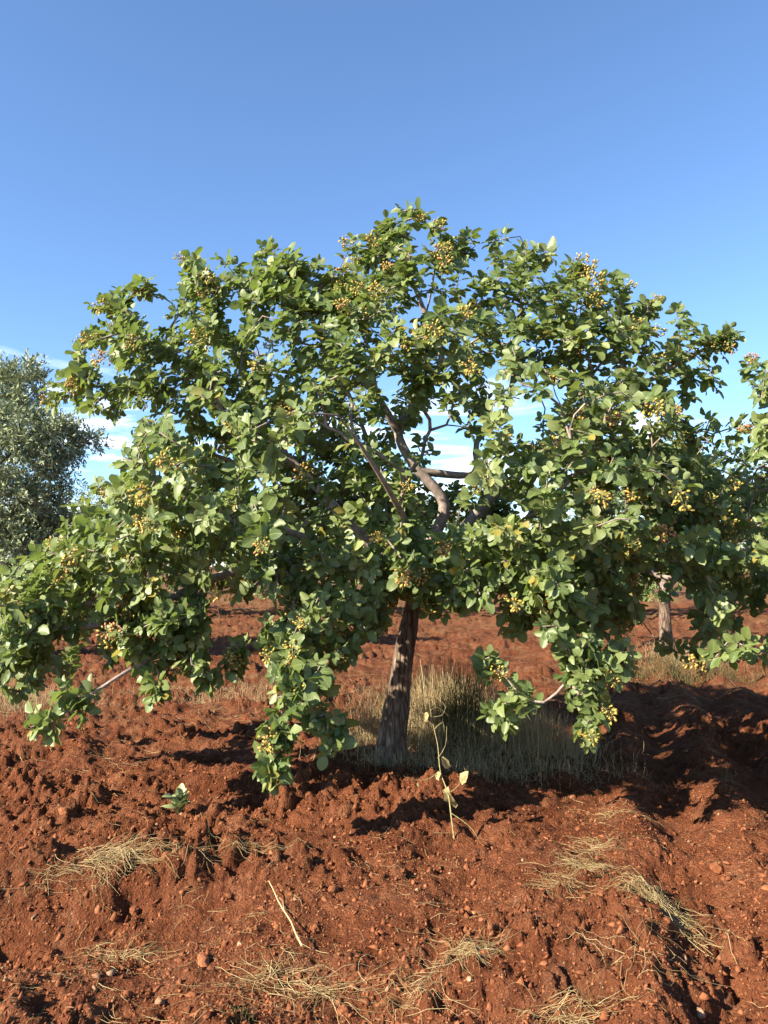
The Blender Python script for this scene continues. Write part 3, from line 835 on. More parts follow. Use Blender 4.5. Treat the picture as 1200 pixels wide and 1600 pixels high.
# single shoots that stand clear of the outline
for i in range(len(CROWN)):
    x0, y0 = CROWN[i]; x1, y1 = CROWN[(i + 1) % len(CROWN)]
    if y0 > 640 and not (x0 < 140 or x0 > 1060): continue
    for k in range(max(1, int(math.hypot(x1 - x0, y1 - y0) / 34))):
        u = g.random(); ox, oy = unit(np.array([-(y1 - y0), x1 - x0])) * g.uniform(-18, 5) * -1
        p = at(x0 + (x1 - x0) * u + ox * -1, y0 + (y1 - y0) * u + oy * -1, 5.85 + g.normal(0, 0.3))
        if tips.clear_of(p, 0.09): tips.append(p)
tips = np.array(tips)
ends = SK.grow(tips, g, minpar=NTR - 2)
RAD = SK.radii(0.0042, 2.05)
print('skeleton', len(SK.P), round(time.time() - T0, 1))

tree = empty('pistachio_tree', TREE)
tag(tree, 'large spreading pistachio tree full of nut clusters in the middle of the picture', 'tree', 'pistachio trees of the orchard')
def loc(P): return np.asarray(P) - TREE
s_trunk = Soup(); s_br = {}; s_tw = Soup()
PP = np.array(SK.P)
for c in SK.chains(RAD):
    P = PP[c] - TREE; r = RAD[c]
    lm = SK.limb[c[1]]
    if lm == 0 and c[0] == 0:
        # the trunk, with a flared foot; the chain may run on into a limb
        P2 = P; r2 = r.copy()
        k = np.arange(len(P2)); r2 = r2 * (1 + 0.28 * np.exp(-np.maximum(P2[:, 2] + 0.02, 0) / 0.08))
        n = sum(1 for q in c if SK.limb[q] == 0)
        skin_chain(s_trunk, P2[:n + 1], r2[:n + 1], 28, False, 0, 0.16)
        if n + 1 < len(c):
            s_br.setdefault(SK.limb[c[n]], Soup()); skin_chain(s_br[SK.limb[c[n]]], P2[n - 1:], r2[n - 1:], 12, True, 0, 0.07)
        continue
    if r[1] > 0.0085:
        s_br.setdefault(lm, Soup()); skin_chain(s_br[lm], P, r, 10 if r[1] > 0.02 else 6, True, 0, 0.07 if r[1] > 0.02 else 0)
    else:
        skin_chain(s_tw, P, r, 4, True, 0)
obj('trunk', s_trunk.mesh('trunk', [M_TRUNK]), tree)
for k in sorted(s_br): obj('branch', s_br[k].mesh('branch', [M_BRANCH]), tree)

O, D, N, L, TI, PET = shoots_to_leaves(SK, ends, g, CEN)
V, F = tubes(PET - TREE, np.full((len(PET), 3), 0.0013), 3)
s_tw.add(V, [F], None, 0.2, 1)
tag(obj('twigs', s_tw.mesh('twigs', [M_BRANCH, M_STEM]), tree), kind='stuff')
VAR = g.integers(0, 24, len(O))
# the leaves that show largest become objects of their own
mid = O + unit(D) * L[:, None] * 0.5
px, py, pf = proj(mid)
view = unit(mid - np.array([0, 0, CAM_H]))
area = (L * FPX / pf)**2 * np.abs(np.sum(unit(N) * view, 1))
cell = {}
for i in np.argsort(pf):
    if not (5 < px[i] < 1195 and 5 < py[i] < 1595): continue
    c = (int(px[i] // 22), int(py[i] // 22))
    if c not in cell: cell[c] = i
cand = np.array(list(cell.values()))
cand = cand[np.argsort(-area[cand])][:300]
own = np.zeros(len(O), bool); own[cand] = True
s_lf = Soup()
m = ~own
add_leaves(s_lf, LT, O[m] - TREE, D[m], N[m], L[m], TI[m], VAR[m])
tag(obj('foliage', s_lf.mesh('foliage', [M_LEAF]), tree), kind='stuff')
leaf_me = []
for k in range(24):
    for q in range(4):
        s = Soup()
        add_leaves(s, LT_OWN, np.zeros((1, 3)), np.array([[0, 1.0, 0]]), np.array([[0, 0, 1.0]]), np.ones(1), np.array([0.3 + 0.15 * q]), np.array([k]))
        leaf_me.append(s.mesh('leaf', [M_LEAF]))
def place(o, p, x, y, z, s):
    o.matrix_local = Matrix(((x[0] * s, y[0] * s, z[0] * s, p[0]), (x[1] * s, y[1] * s, z[1] * s, p[1]), (x[2] * s, y[2] * s, z[2] * s, p[2]), (0, 0, 0, 1)))
fx, fy, fz = leaf_frames(D, N)
for i in cand:
    o = obj('leaf', leaf_me[VAR[i] * 4 + int(np.clip((TI[i] - 0.225) / 0.15, 0, 3))], tree)
    place(o, O[i] - TREE, fx[i], fy[i], fz[i], L[i])
# nut clusters
order = g.permutation(len(ends)); nn = 0
for q in order:
    e = ends[q]; tip = SK.P[e]; p2 = SK.par[SK.par[e]]
    x, y, f = proj(tip)
    front = tip[1] < 6.0 or tip[2] > 3.0
    if not front or not (-20 < x < 1220) or nn >= 270: continue
    if g.random() > 0.62: continue
    ax = unit(tip - SK.P[p2]); out = unit(tip - CEN)
    d = unit(out * np.array([0.9, 0.9, 0.35]) + g.normal(0, 0.35, 3) + np.array([-0.1, -0.35, -0.15]))
    zz = unit(np.array([0, 0, 1.0]) + g.normal(0, 0.2, 3))
    xx = unit(np.cross(d, zz)); zz = np.cross(xx, d)
    vr = int(g.choice(7, p=[.2, .2, .17, .2, .08, .12, .03]))
    o = obj('nut_cluster', NUTS[vr], tree)
    place(o, tip - ax * 0.04 - TREE, xx, d, zz, g.uniform(0.85, 1.3)); nn += 1
print('main tree leaves', len(O), 'nuts', nn, round(time.time() - T0, 1))

# ------------------------------------------------------------------ the other pistachio trees
def dome_tree(seed, R0=2.6, H=4.1, ntips=420, tpl=LT_FAR, nleaf=(6, 10), size=(0.062, 0.102), nuts=60, split=None, zmin=0.55):
    g = np.random.default_rng(seed)
    S = Skeleton()
    e = S.line([[0, 0, -0.15], [0.03, 0.02, 0.4], [0.05, 0.0, 0.8], [0.0, 0.03, 1.15]], 0, 0.13, 0.10, None, 0.08)
    nt = len(S.P)
    for k in range(6):
        a = k * 1.05 + g.uniform(-0.2, 0.2); rr = R0 * g.uniform(0.55, 0.75); zz = g.uniform(1.7, 3.0)
        ca, sa = math.cos(a), math.sin(a)
        S.line([S.P[e], np.array([ca * 0.3, sa * 0.3, 1.5]), np.array([ca * rr * 0.6, sa * rr * 0.6, 1.4 + (zz - 1.4) * 0.6]), np.array([ca * rr, sa * rr, zz])], k + 1, 0.07, 0.015, e, 0.1)
    tips = []
    lob = [(g.uniform(0, 6.28), g.uniform(0.8, 1.12), g.uniform(0.85, 1.1)) for _ in range(7)]
    while len(tips) < ntips:
        a = g.uniform(0, 6.28); el = g.uniform(-0.45, 1.57); q = g.uniform(0.3, 1)**0.45
        w = 1 + 0.12 * math.sin(3 * a + seed) + 0.1 * math.sin(7 * a + 2 * el + seed)
        p = np.array([math.cos(a) * math.cos(el) * R0 * w * q, math.sin(a) * math.cos(el) * R0 * w * q, 1.55 + math.sin(el) * (H - 1.7) * q * (0.9 + 0.1 * w)])
        if p[2] < zmin: continue
        if tips and np.min(np.linalg.norm(np.array(tips) - p, axis=1)) < 0.17: continue
        tips.append(p)
    ends = S.grow(np.array(tips), g, minpar=nt - 2)
    r = S.radii(0.004, 2.05); PPx = np.array(S.P)
    st, sb, sl = Soup(), Soup(), Soup()
    for c in S.chains(r):
        P = PPx[c]; q = r[c]
        if c[0] == 0:
            n = sum(1 for z in c if S.limb[z] == 0)
            skin_chain(st, P[:n + 1], q[:n + 1] * (1 + 0.15 * np.exp(-np.maximum(P[:n + 1, 2], 0) / 0.12)), 16, False, 0, 0.14)
            if n + 1 < len(c): skin_chain(sb, P[n - 1:], q[n - 1:], 8, True)
        else:
            skin_chain(sb, P, q, 7 if q[1] > 0.02 else 4, True)
    O, D, N, L, TI, PET = shoots_to_leaves(S, ends, g, np.array([0, 0, 1.6]), size, nleaf)
    vr = g.integers(0, 24, len(O)); keep = np.ones(len(O), bool)
    if split is not None: keep = ~split(O, D, N, L, TI, vr)
    add_leaves(sl, tpl, O[keep], D[keep], N[keep], L[keep], TI[keep], vr[keep])
    nt = []
    for q in g.permutation(len(ends))[:nuts]:
        tip = S.P[ends[q]]
        d = unit(unit(tip - np.array([0, 0, 1.6])) + g.normal(0, 0.3, 3)); z = unit(np.array([0, 0, 1.0]) + g.normal(0, 0.2, 3)); x = unit(np.cross(d, z))
        nt.append((tip, x, d, np.cross(x, d), g.uniform(0.8, 1.25), int(g.integers(0, 7))))
    return st.mesh('trunk', [M_TRUNK]), sb.mesh('branches', [M_BRANCH]), sl.mesh('foliage', [M_LEAF]), nt

VAR_A = dome_tree(5, ntips=520, nuts=60)
VAR_B = dome_tree(9, R0=2.5, H=3.9, zmin=1.05, ntips=560, nuts=90)
RIGHT = np.array([4.72, 5.6, float(height(np.array([4.72]), np.array([5.6]), False)[0])]); right_own = []
def split_right(O, D, N, L, TI, vr):
    """the leaves of the right-hand tree that stand in the picture, largest first"""
    x, y, f = proj(O + RIGHT); m = (x > 0) & (x < 1200) & (y > 0) & (y < 1600)
    idx = np.where(m)[0]; idx = idx[np.argsort(-(L[idx] / f[idx]) * (f[idx] < 7.5))][:110]
    out = np.zeros(len(O), bool); out[idx] = True
    a, b, c = leaf_frames(D, N)
    for i in idx: right_own.append((O[i], a[i], b[i], c[i], L[i], vr[i], TI[i]))
    return out
VAR_R = dome_tree(15, R0=2.7, zmin=1.0, ntips=900, tpl=LT, nuts=150, split=split_right)
def plant_tree(var, x, y, rz, sc, label, nuts=False, grp='pistachio trees of the orchard'):
    t = empty('pistachio_tree', (x, y, float(height(np.array([x]), np.array([y]), False)[0])))
    t.rotation_euler.z = rz; t.scale = (sc, sc, sc)
    tag(t, label, 'tree', grp)
    obj('trunk', var[0], t); tag(obj('branches', var[1], t), kind='stuff'); tag(obj('foliage', var[2], t), kind='stuff')
    if nuts:
        bpy.context.view_layer.update()
        for (tip, xx, d, zz, s, k) in var[3]:
            w = t.matrix_world @ Vector(tip); a, b, f = proj(np.array(w))
            if 0 < f and -30 < a < 1230 and 0 < b < 1600:
                o = obj('nut_cluster', NUTS[k], t); place(o, tip, xx, d, zz, s)
    return t
rt = plant_tree(VAR_R, 4.72, 5.6, 0.0, 1.0, 'pistachio tree whose leafy branch tips reach in from the right edge', True)
for (p, a, b, c, sz, k, ti) in right_own:
    place(obj('leaf', leaf_me[k * 4 + int(np.clip((ti - 0.225) / 0.15, 0, 3))], rt), p, a, b, c, sz)
plant_tree(VAR_B, 4.72, 12.9, 2.0, 1.0, 'pistachio tree with a slim dappled trunk just behind the right of the big tree', True)
FAR = []
ORD = ('first', 'second', 'third', 'fourth', 'fifth', 'sixth', 'seventh', 'eighth', 'ninth')
for k, x in enumerate((-16.5, -11.6, -7.2, -2.7, 1.7, 6.6, 10.9, 15.4)):
    FAR.append((x, 24.5 + 0.8 * math.sin(k * 2.1), 1.3 * k, 1.02 + 0.04 * math.sin(k * 3.7), ORD[k] + ' tree from the left in the pistachio row across the background'))
for k, x in enumerate((-25, -19.5, -13, -6.2, 0.4, 6.9, 13.2, 19.6, 26)):
    FAR.append((x, 42 + (k % 3), 1.3 * k + 0.5, 1.0 + 0.04 * (k % 4), ORD[k] + ' pistachio tree from the left in the farthest row along the horizon'))
for (x, y, rz, sc, lb) in FAR: plant_tree(VAR_B if int(x * 7) % 2 else VAR_A, x, y, rz, sc, lb)
print('other trees', round(time.time() - T0, 1))

# ------------------------------------------------------------------ olive trees on the left
def olive_tree(x, y, blobs, seed, label, nl, sc=1.0):
    g = np.random.default_rng(seed)
    z0 = float(height(np.array([x]), np.array([y]), False)[0])
    t = empty('olive_tree', (x, y, z0)); tag(t, label, 'tree', 'olive trees on the left')
    S = Skeleton()
    e = S.line([[0, 0, -0.2], [0.1, 0, 0.5], [0.0, 0.1, 1.0], [0.1, 0.05, 1.4]], 0, 0.24, 0.17, None, 0.1)
    nt = len(S.P)
    tips = []; per = []
    for (bx, by, bz, r, w) in blobs:
        for k in range(int(34 * w)):
            d = unit(g.normal(0, 1, 3)); q = g.uniform(0.2, 1)**0.5
            tips.append(np.array([bx, by, bz]) + d * r * q * np.array([1, 1, 0.85])); per.append(d)
    tips = np.array(tips)
    ends = S.grow(tips, g, up=0.4, minpar=nt - 2)
    r = S.radii(0.005, 2.1); PPx = np.array(S.P)
    st, sb, sl = Soup(), Soup(), Soup()
    for c in S.chains(r):
        if c[0] == 0:
            n = sum(1 for q in c if S.limb[q] == 0)
            skin_chain(st, PPx[c], r[c] * (1 + 0.5 * np.exp(-np.maximum(PPx[c][:, 2], 0) / 0.2)), 16, False, 0, 0.2)
        else: skin_chain(sb, PPx[c], r[c], 6 if r[c][1] > 0.02 else 4, True)
    # slim leaves along short drooping sprays
    npt = int(nl / len(tips))
    i = np.repeat(np.arange(len(tips)), npt)
    spr = g.integers(0, 9, len(i)) + i * 9
    sd = unit(g.normal(0, 1, (len(tips) * 9, 3)) + np.repeat(np.array(per), 9, 0) * 0.9 + np.array([0, 0, 0.15]))
    sl_len = g.uniform(0.12, 0.34, len(sd))
    u = g.uniform(0, 1, len(i))
    base = tips[i] + sd[spr] * (u * sl_len[spr])[:, None] + np.array([0, 0, -0.12]) * (u**2)[:, None] * sl_len[spr][:, None]
    d = unit(sd[spr] * 0.9 + unit(g.normal(0, 1, (len(i), 3))) * 0.8)
    n = unit(g.normal(0, 0.5, (len(i), 3)) + np.array([0, 0, 0.8]))
    tb = g.uniform(0, 1, len(tips))
    add_leaves(sl, LT_OLIVE, base, d, n, g.uniform(0.065, 0.105, len(i)), np.clip(tb[i] * 0.5 + g.uniform(0, 0.5, len(i)), 0, 1), g.integers(0, 8, len(i)))
    obj('trunk', st.mesh('trunk', [M_OLIVEBARK]), t)
    tag(obj('branches', sb.mesh('branches', [M_OLIVEBARK]), t), kind='stuff')
    tag(obj('crown', sl.mesh('crown', [M_OLIVE]), t), kind='stuff')
    return t
def rel(px, py, Y, base):
    p = at(px, py, Y); return p[0] - base[0], p[1] - base[1], p[2]
OB = (-7.3, 12.6)
ob = []
for (px, py, Y, r, w) in [(35, 600, 12.4, .38, 1), (-15, 610, 12.6, .5, 1.2), (15, 655, 12.2, .5, 1.3), (60, 690, 12.1, .5, 1.4), (95, 690, 12.3, .34, 1), (20, 730, 11.9, .6, 1.8), (75, 745, 12.3, .42, 1.1), (-30, 700, 12.6, .7, 2), (-60, 800, 12.4, .9, 2.5),
                      (20, 800, 12.0, .62, 1.8), (70, 810, 12.5, .45, 1.2), (50, 850, 12.3, .45, 1.1), (0, 865, 12.0, .5, 1.2), (-80, 640, 12.8, .8, 2), (-140, 720, 12.6, .9, 2), (140, 690, 12.5, .15, .3), (95, 850, 12.9, .35, .7), (-150, 830, 12.6, .8, 1.6)]:
    ob.append((*rel(px, py, Y, OB), r, w))
olive_tree(*OB, ob, 31, 'tall grey-green olive tree at the left edge', 64000)
OB2 = (-8.6, 23.0)
olive_tree(*OB2, [(*rel(px, py, Y, OB2), r, w) for (px, py, Y, r, w) in [(150, 800, 22.5, .8, 1.4), (185, 830, 22.8, .7, 1.2), (110, 815, 23, .9, 1.6), (220, 860, 23, .7, 1), (130, 860, 22.6, .8, 1.4), (80, 850, 23, .9, 1.4)]], 32, 'smaller pale olive tree further back behind the left of the big tree', 16000)
print('olives', round(time.time() - T0, 1))

# ------------------------------------------------------------------ things on the ground
def hz(x, y): return height(np.atleast_1d(np.asarray(x, float)), np.atleast_1d(np.asarray(y, float)))
def gpix(px, py):
    """ground point seen at a photo pixel"""
    Y = 4.0
    for _ in range(12):
        p = at(px, py, 1.0); d = p - np.array([0, 0, CAM_H])
        z = float(hz(d[0] * Y, Y)[0]) if Y < 60 else 0.0
        Yn = (z - CAM_H) / d[2]
        Y = 0.5 * Y + 0.5 * min(Yn, 200)
    return d[0] * Y, Y

# soil crumbs: uncountable
IV = np.array([(1, 0, 0), (-1, 0, 0), (0, 1, 0), (0, -1, 0), (0, 0, 1), (0, 0, -1)], float)
IF = np.array([(0, 2, 4), (2, 1, 4), (1, 3, 4), (3, 0, 4), (2, 0, 5), (1, 2, 5), (3, 1, 5), (0, 3, 5)])
g = np.random.default_rng(55)
CT = np.stack([(IV + g.normal(0, 0.28, (6, 3))) * g.uniform(0.6, 1.3, (6, 1)) * g.uniform([0.7, 0.7, 0.6], [1.4, 1.4, 1.1]) for _ in range(24)])
def crumbs(n, size, ymin, ymax, hw):
    y = ymin * (ymax / ymin)**(g.random(n)); x = g.uniform(-1, 1, n) * (0.55 * y + hw)
    keep = g.random(n) < 0.25 + 1.1 * np.clip(0.5 + 2.2 * fbm(x * 2.2, y * 2.2, 3, 71), 0, 1)
    x, y = x[keep], y[keep]; n = len(x)
    s = size[0] * (size[1] / size[0])**(g.random(n)**2.8)
    a = g.uniform(0, 6.28, n); ca, sa = np.cos(a), np.sin(a)
    t = CT[g.integers(0, 24, n)] * s[:, None, None]
    V = np.stack([t[..., 0] * ca[:, None] - t[..., 1] * sa[:, None] + x[:, None], t[..., 0] * sa[:, None] + t[..., 1] * ca[:, None] + y[:, None], t[..., 2] + (height(x, y) - s * 0.1)[:, None]], -1)
    F = (IF[None] + (np.arange(n) * 6)[:, None, None]).reshape(-1, 3)
    tint = np.clip(g.normal(0.5, 0.2, n), 0, 0.9); pale = g.random(n) < 0.02; tint[pale] = g.uniform(0.94, 1, pale.sum())
    return V, F, np.repeat(tint, 6)
s = Soup()
for n, sz, y0, y1 in ((62000, (0.0020, 0.0085), 2.1, 6.0), (14000, (0.006, 0.022), 2.6, 11.0)):
    V, F, ti = crumbs(n, sz, y0, y1, 0.15); s.add(V, [F], None, ti)
tag(obj('soil_crumbs', s.mesh('soil_crumbs', [M_CRUMB], smooth=False)), 'loose red soil crumbs strewn over the ploughed ground', 'soil', kind='stuff')

# single clods and stones big enough to pick out
def lump(name, px, py, size, mat, label, cat, group=None, seed=0, tint=0.5, sub=2):
    import bmesh
    x, y = gpix(px, py)
    bm = bmesh.new(); bmesh.ops.create_icosphere(bm, subdivisions=sub, radius=size)
    gg = np.random.default_rng(seed); k = gg.uniform(0, 50)
    sc = gg.uniform([0.85, 0.8, 0.65], [1.25, 1.1, 0.9])
    for v in bm.verts:
        c = np.array(v.co) / size
        f = 1 + 1.1 * float(fbm(np.array([c[0] * 1.3 + k + c[2]]), np.array([c[1] * 1.3 - c[2] * 1.1]), 4, seed)[0])
        v.co = Vector(c * sc * size * f)
    me = bpy.data.meshes.new(name); bm.to_mesh(me); bm.free()
    for p in me.polygons: p.use_smooth = False
    a = me.attributes.new('tint', 'FLOAT', 'POINT'); a.data.foreach_set('value', np.full(len(me.vertices), tint, np.float32))
    me.materials.append(mat)
    o = obj(name, me, None, (x, y, float(hz(x, y)[0]) + size * 0.2)); o.rotation_euler.z = gg.uniform(0, 6.28)
    return tag(o, label, cat, group)
lump('soil_clod', 318, 1505, 0.030, M_CRUMB, 'round red clod standing alone in a dark dip at the lower left', 'clod', 'red clods on the soil', 1, 0.75)
lump('soil_clod', 895, 1246, 0.026, M_CRUMB, 'pale orange clod at the edge of the tree shadow right of the dry weeds', 'clod', 'red clods on the soil', 2, 0.9)
lump('soil_clod', 538, 1580, 0.026, M_CRUMB, 'small dark clod at the bottom edge below the middle straw', 'clod', 'red clods on the soil', 3, 0.5)
gg = np.random.default_rng(8)
for i, (px, py, lb) in enumerate([(100, 1270, 'earth clod on the rough ground above the straw heap at the left'), (355, 1190, 'earth clod just left of the lowest hanging branch tip'), (262, 1338, 'earth clod at the right end of the left straw heap'),
                                  (520, 1390, 'earth clod on bare soil up and right of the slanted straw stalk'), (700, 1560, 'earth clod near the bottom edge between two straw patches'), (210, 1415, 'earth clod in the hollow below the left straw heap'),
                                  (75, 1500, 'large earth clod at the left edge near the bottom'), (1120, 1360, 'earth clod on the right ridge beyond the furrow')]):
    lump('soil_clod', px, py, gg.uniform(0.022, 0.038) * (1.0 if py > 1300 else 1.3), M_CRUMB, lb, 'clod', 'red clods on the soil', 20 + i, gg.uniform(0.3, 0.7))
for i, (px, py, sz, lb) in enumerate([(573, 1348, .010, 'small yellowish pebble on bare soil in the middle foreground'), (150, 1528, .015, 'pale triangular stone chip below the lower left straw tuft'), (245, 1288, .012, 'small light stone under the little grey-green weed'),
                                   (1095, 1585, .018, 'brown stone in the bottom right corner'), (735, 1530, .012, 'light stone low in the foreground right of the middle'), (817, 1345, .010, 'whitish pebble below the tree shadow'), (523, 1308, .010, 'pale pebble above the middle of the foreground')]):
    lump('stone', px, py, sz, M_STONE, lb, 'stone', 'pale stones on the soil', 70 + i, 0.3 + 0.1 * i)

# straw: bent stalks lying on the soil
def straw(n, cx, cy, rx, ry, ang, L, lift, seed, rad=(0.0010, 0.0022), follow=0.0, S=7, bendy=0.7):
    g = np.random.default_rng(seed)
    lift = lift * 0.75; n = int(n * 0.95) if n > 10 and np.ndim(cx) == 0 else n; rad = (rad[0] * 0.6, rad[1] * 0.75)
    a = g.normal(0, 0.5, (n, 2)) * g.choice([0.7, 1.0, 1.6], n, p=[.55, .35, .10])[:, None]; ca, sa = math.cos(ang), math.sin(ang)
    x0 = cx + a[:, 0] * rx * ca - a[:, 1] * ry * sa; y0 = cy + a[:, 0] * rx * sa + a[:, 1] * ry * ca
    hd = np.where(g.random(n) < follow, ang + g.normal(0, 0.45, n), g.uniform(0, 6.28, n)); ln = g.uniform(*L, n)
    cv = g.normal(0, 1.0, n) * bendy
    P = np.zeros((n, S, 3)); x, y = x0.copy(), y0.copy(); h = hd.copy()
    for k in range(S):
        P[:, k, 0] = x; P[:, k, 1] = y
        x = x + np.cos(h) * ln / (S - 1); y = y + np.sin(h) * ln / (S - 1); h = h + cv / (S - 1) + g.normal(0, 0.13, n)
    up = np.abs(g.normal(0, 1, n)) * lift
    arc = np.sin(np.linspace(0.15, g.uniform(2.4, 3.0), S))[None, :]
    base = height(P[..., 0].ravel(), P[..., 1].ravel()).reshape(n, S)
    base = np.maximum(base, 0.7 * base.mean(1, keepdims=True) + 0.3 * base)
    P[..., 2] = base + 0.003 + up[:, None] * arc
    r = g.uniform(*rad, n)[:, None] * np.linspace(1, 0.55, S)[None]
    return P, r, g.uniform(0.1, 1, n)
def straw_thing(name, label, cat, group, parts):
    s = Soup()
    c0 = None
    for a in parts:
        P, r, t = straw(*a)
        if c0 is None: c0 = np.array([a[1], a[2], float(hz(a[1], a[2])[0])])
        V, F = tubes(P - c0, r, 3); s.add(V, [F], None, np.repeat(t, P.shape[1] * 3))
    o = obj(name, s.mesh(name, [M_STRAW]), None, c0)
    return tag(o, label, cat, group)
def sp(px, py): return gpix(px, py)
GS = 'straw tufts on the soil'
x, y = sp(175, 1345); x2, y2 = sp(75, 1375); x3, y3 = sp(285, 1335); x4, y4 = sp(160, 1385)
straw_thing('straw_pile', 'pale straw heap on the earth bank at the left', 'straw', GS, [(150, x, y, .22, .06, 0.15, (.10, .30), .035, 1, (.0010, .0024), .75), (60, x2, y2, .22, .05, .5, (.06, .16), .012, 2, (.0009, .0016), .5), (35, x3, y3, .18, .04, -.2, (.08, .22), .012, 3, (.0009, .0018), .6), (24, x4, y4, .10, .06, 1.5, (.10, .2), .008, 4, (.0006, .0012), .7)])
x, y = sp(195, 1500); x2, y2 = sp(140, 1488)
straw_thing('straw_tuft', 'yellow straw tuft with one stiff raised stalk at the lower left', 'straw', GS, [(55, x, y, .12, .05, .1, (.06, .18), .018, 5), (16, x2, y2, .06, .05, -.4, (.08, .18), .02, 6), (3, x - .01, y + .01, .02, .02, 1.0, (.16, .22), .05, 7, (.0018, .0026), 1.0, 7, .2)])
x, y = sp(425, 1525); x2, y2 = sp(500, 1555); x3, y3 = sp(580, 1545)
straw_thing('straw_tuft', 'loose tangle of golden straw at the bottom middle', 'straw', GS, [(80, x, y, .13, .09, .5, (.08, .22), .02, 8), (60, x2, y2, .18, .04, -.1, (.08, .24), .018, 9)])
straw_thing('straw_tuft', 'few long curved straws right of the golden tangle at the bottom', 'straw', GS, [(16, x3, y3, .10, .05, .1, (.15, .3), .03, 10, (.0009, .0016), .5, 7, 2.0)])
x, y = sp(915, 1365); x2, y2 = sp(930, 1330); x3, y3 = sp(880, 1385)
straw_thing('straw_tuft', 'spread of fine matted straw on the mound right of the middle', 'straw', GS, [(190, x, y, .20, .17, .6, (.06, .18), .015, 11, (.0007, .0015), .2), (80, x2, y2, .16, .12, .3, (.08, .20), .02, 12, (.0007, .0016)), (90, x3, y3, .16, .10, .9, (.10, .20), .01, 13, (.0007, .0013))])
x, y = sp(1045, 1440); x2, y2 = sp(1005, 1400); x3, y3 = sp(1090, 1480)
straw_thing('straw_tuft', 'thick pale straw tuft on the ridge beside the dark furrow at the right', 'straw', GS, [(150, x, y, .16, .12, 2.2, (.08, .24), .035, 14, (.0009, .0021), .35), (70, x2, y2, .10, .12, 1.8, (.05, .13), .02, 15, (.0008, .0018), .3), (26, x3, y3, .1, .06, 0, (.08, .2), .03, 16)])
x, y = sp(990, 1490)
straw_thing('straw_tuft', 'few long curled straws low on the right mound', 'straw', GS, [(26, x, y, .14, .10, .8, (.14, .32), .03, 17, (.0009, .0019), .3, 9, 2.2)])
x, y = sp(725, 1482)
straw_thing('straw_tuft', 'small flat straw patch in the middle of the right foreground', 'straw', GS, [(110, x, y, .13, .06, .1, (.08, .18), .012, 18, (.0007, .0015), .3)])
x, y = sp(880, 1590)
straw_thing('straw_tuft', 'straw wisps at the bottom edge right of the middle', 'straw', GS, [(80, x, y, .14, .07, -.3, (.06, .2), .025, 19, (.0009, .002), .4)])
x, y = sp(640, 1565)
straw_thing('straw_tuft', 'thin brown straw strands in the dark dip at the bottom middle', 'straw', GS, [(60, x, y, .12, .07, .6, (.10, .26), .02, 20, (.0007, .0015), .3, 8, 1.8)])
x, y = sp(385, 1325)
straw_thing('straw_tuft', 'flat wisps of straw left of the middle above the bare soil', 'straw', GS, [(45, x, y, .22, .05, .05, (.08, .24), .012, 22, (.0008, .0016), .6)])
x, y = sp(955, 1275)
straw_thing('straw_tuft', 'straw wisps on the ridge at the edge of the tree shadow', 'straw', GS, [(70, x, y, .16, .16, 1.2, (.05, .16), .02, 23, (.0008, .0016), .3)])
# one stiff stalk
x, y = sp(472, 1492); x2, y2 = sp(420, 1392)
P = np.stack([np.linspace(x, x2, 7), np.linspace(y, y2, 7), np.zeros(7)], -1)
P[:, 2] = hz(P[:, 0], P[:, 1]).mean() + 0.02 + 0.03 * np.linspace(0, 1, 7); P[2, 0] += .006; P[4, 0] -= .004
s = Soup(); V, F = tubes((P - P[0])[None], np.linspace(.0042, .0022, 7)[None], 5); s.add(V, [F], None, 0.95)
br = P[3] - P[0]; b = np.stack([br, br + [-.01, .03, .03], br + [-.03, .05, .035]])
V, F = tubes(b[None], np.array([[.0016, .0012, .0008]]), 4); s.add(V, [F], None, 0.8)
tag(obj('straw_stalk', s.mesh('straw_stalk', [M_STRAW]), None, P[0]), 'single thick straw stalk lying slanted in the middle foreground', 'straw', GS)
# loose bits everywhere
g = np.random.default_rng(77)
s = Soup()
n = 3800
yy = 2.2 * (15 / 2.2)**g.random(n); xx = g.uniform(-1, 1, n) * (0.55 * yy + .1)
kp = g.random(n) < np.clip(0.25 + 3.5 * fbm(xx * 1.1, yy * 1.1, 3, 201), 0.05, 1)
xx, yy = xx[kp], yy[kp]; fr = np.clip(yy - 4, 0, None)
P, r, t = straw(len(xx), xx, yy, .01, .01, 0, (.03, np.where(yy < 6, .13, .3)), .004, 1000, (.0008 + .0002 * fr, .0018 + .0003 * fr), 0, 5)
V, F = tubes(P, r, 3); s.add(V, [F], None, np.repeat(t * 0.9, 15))
tag(obj('loose_straw', s.mesh('loose_straw', [M_STRAW])), 'short bits of dry straw scattered over the soil', 'straw', kind='stuff')
print('straw', round(time.time() - T0, 1))

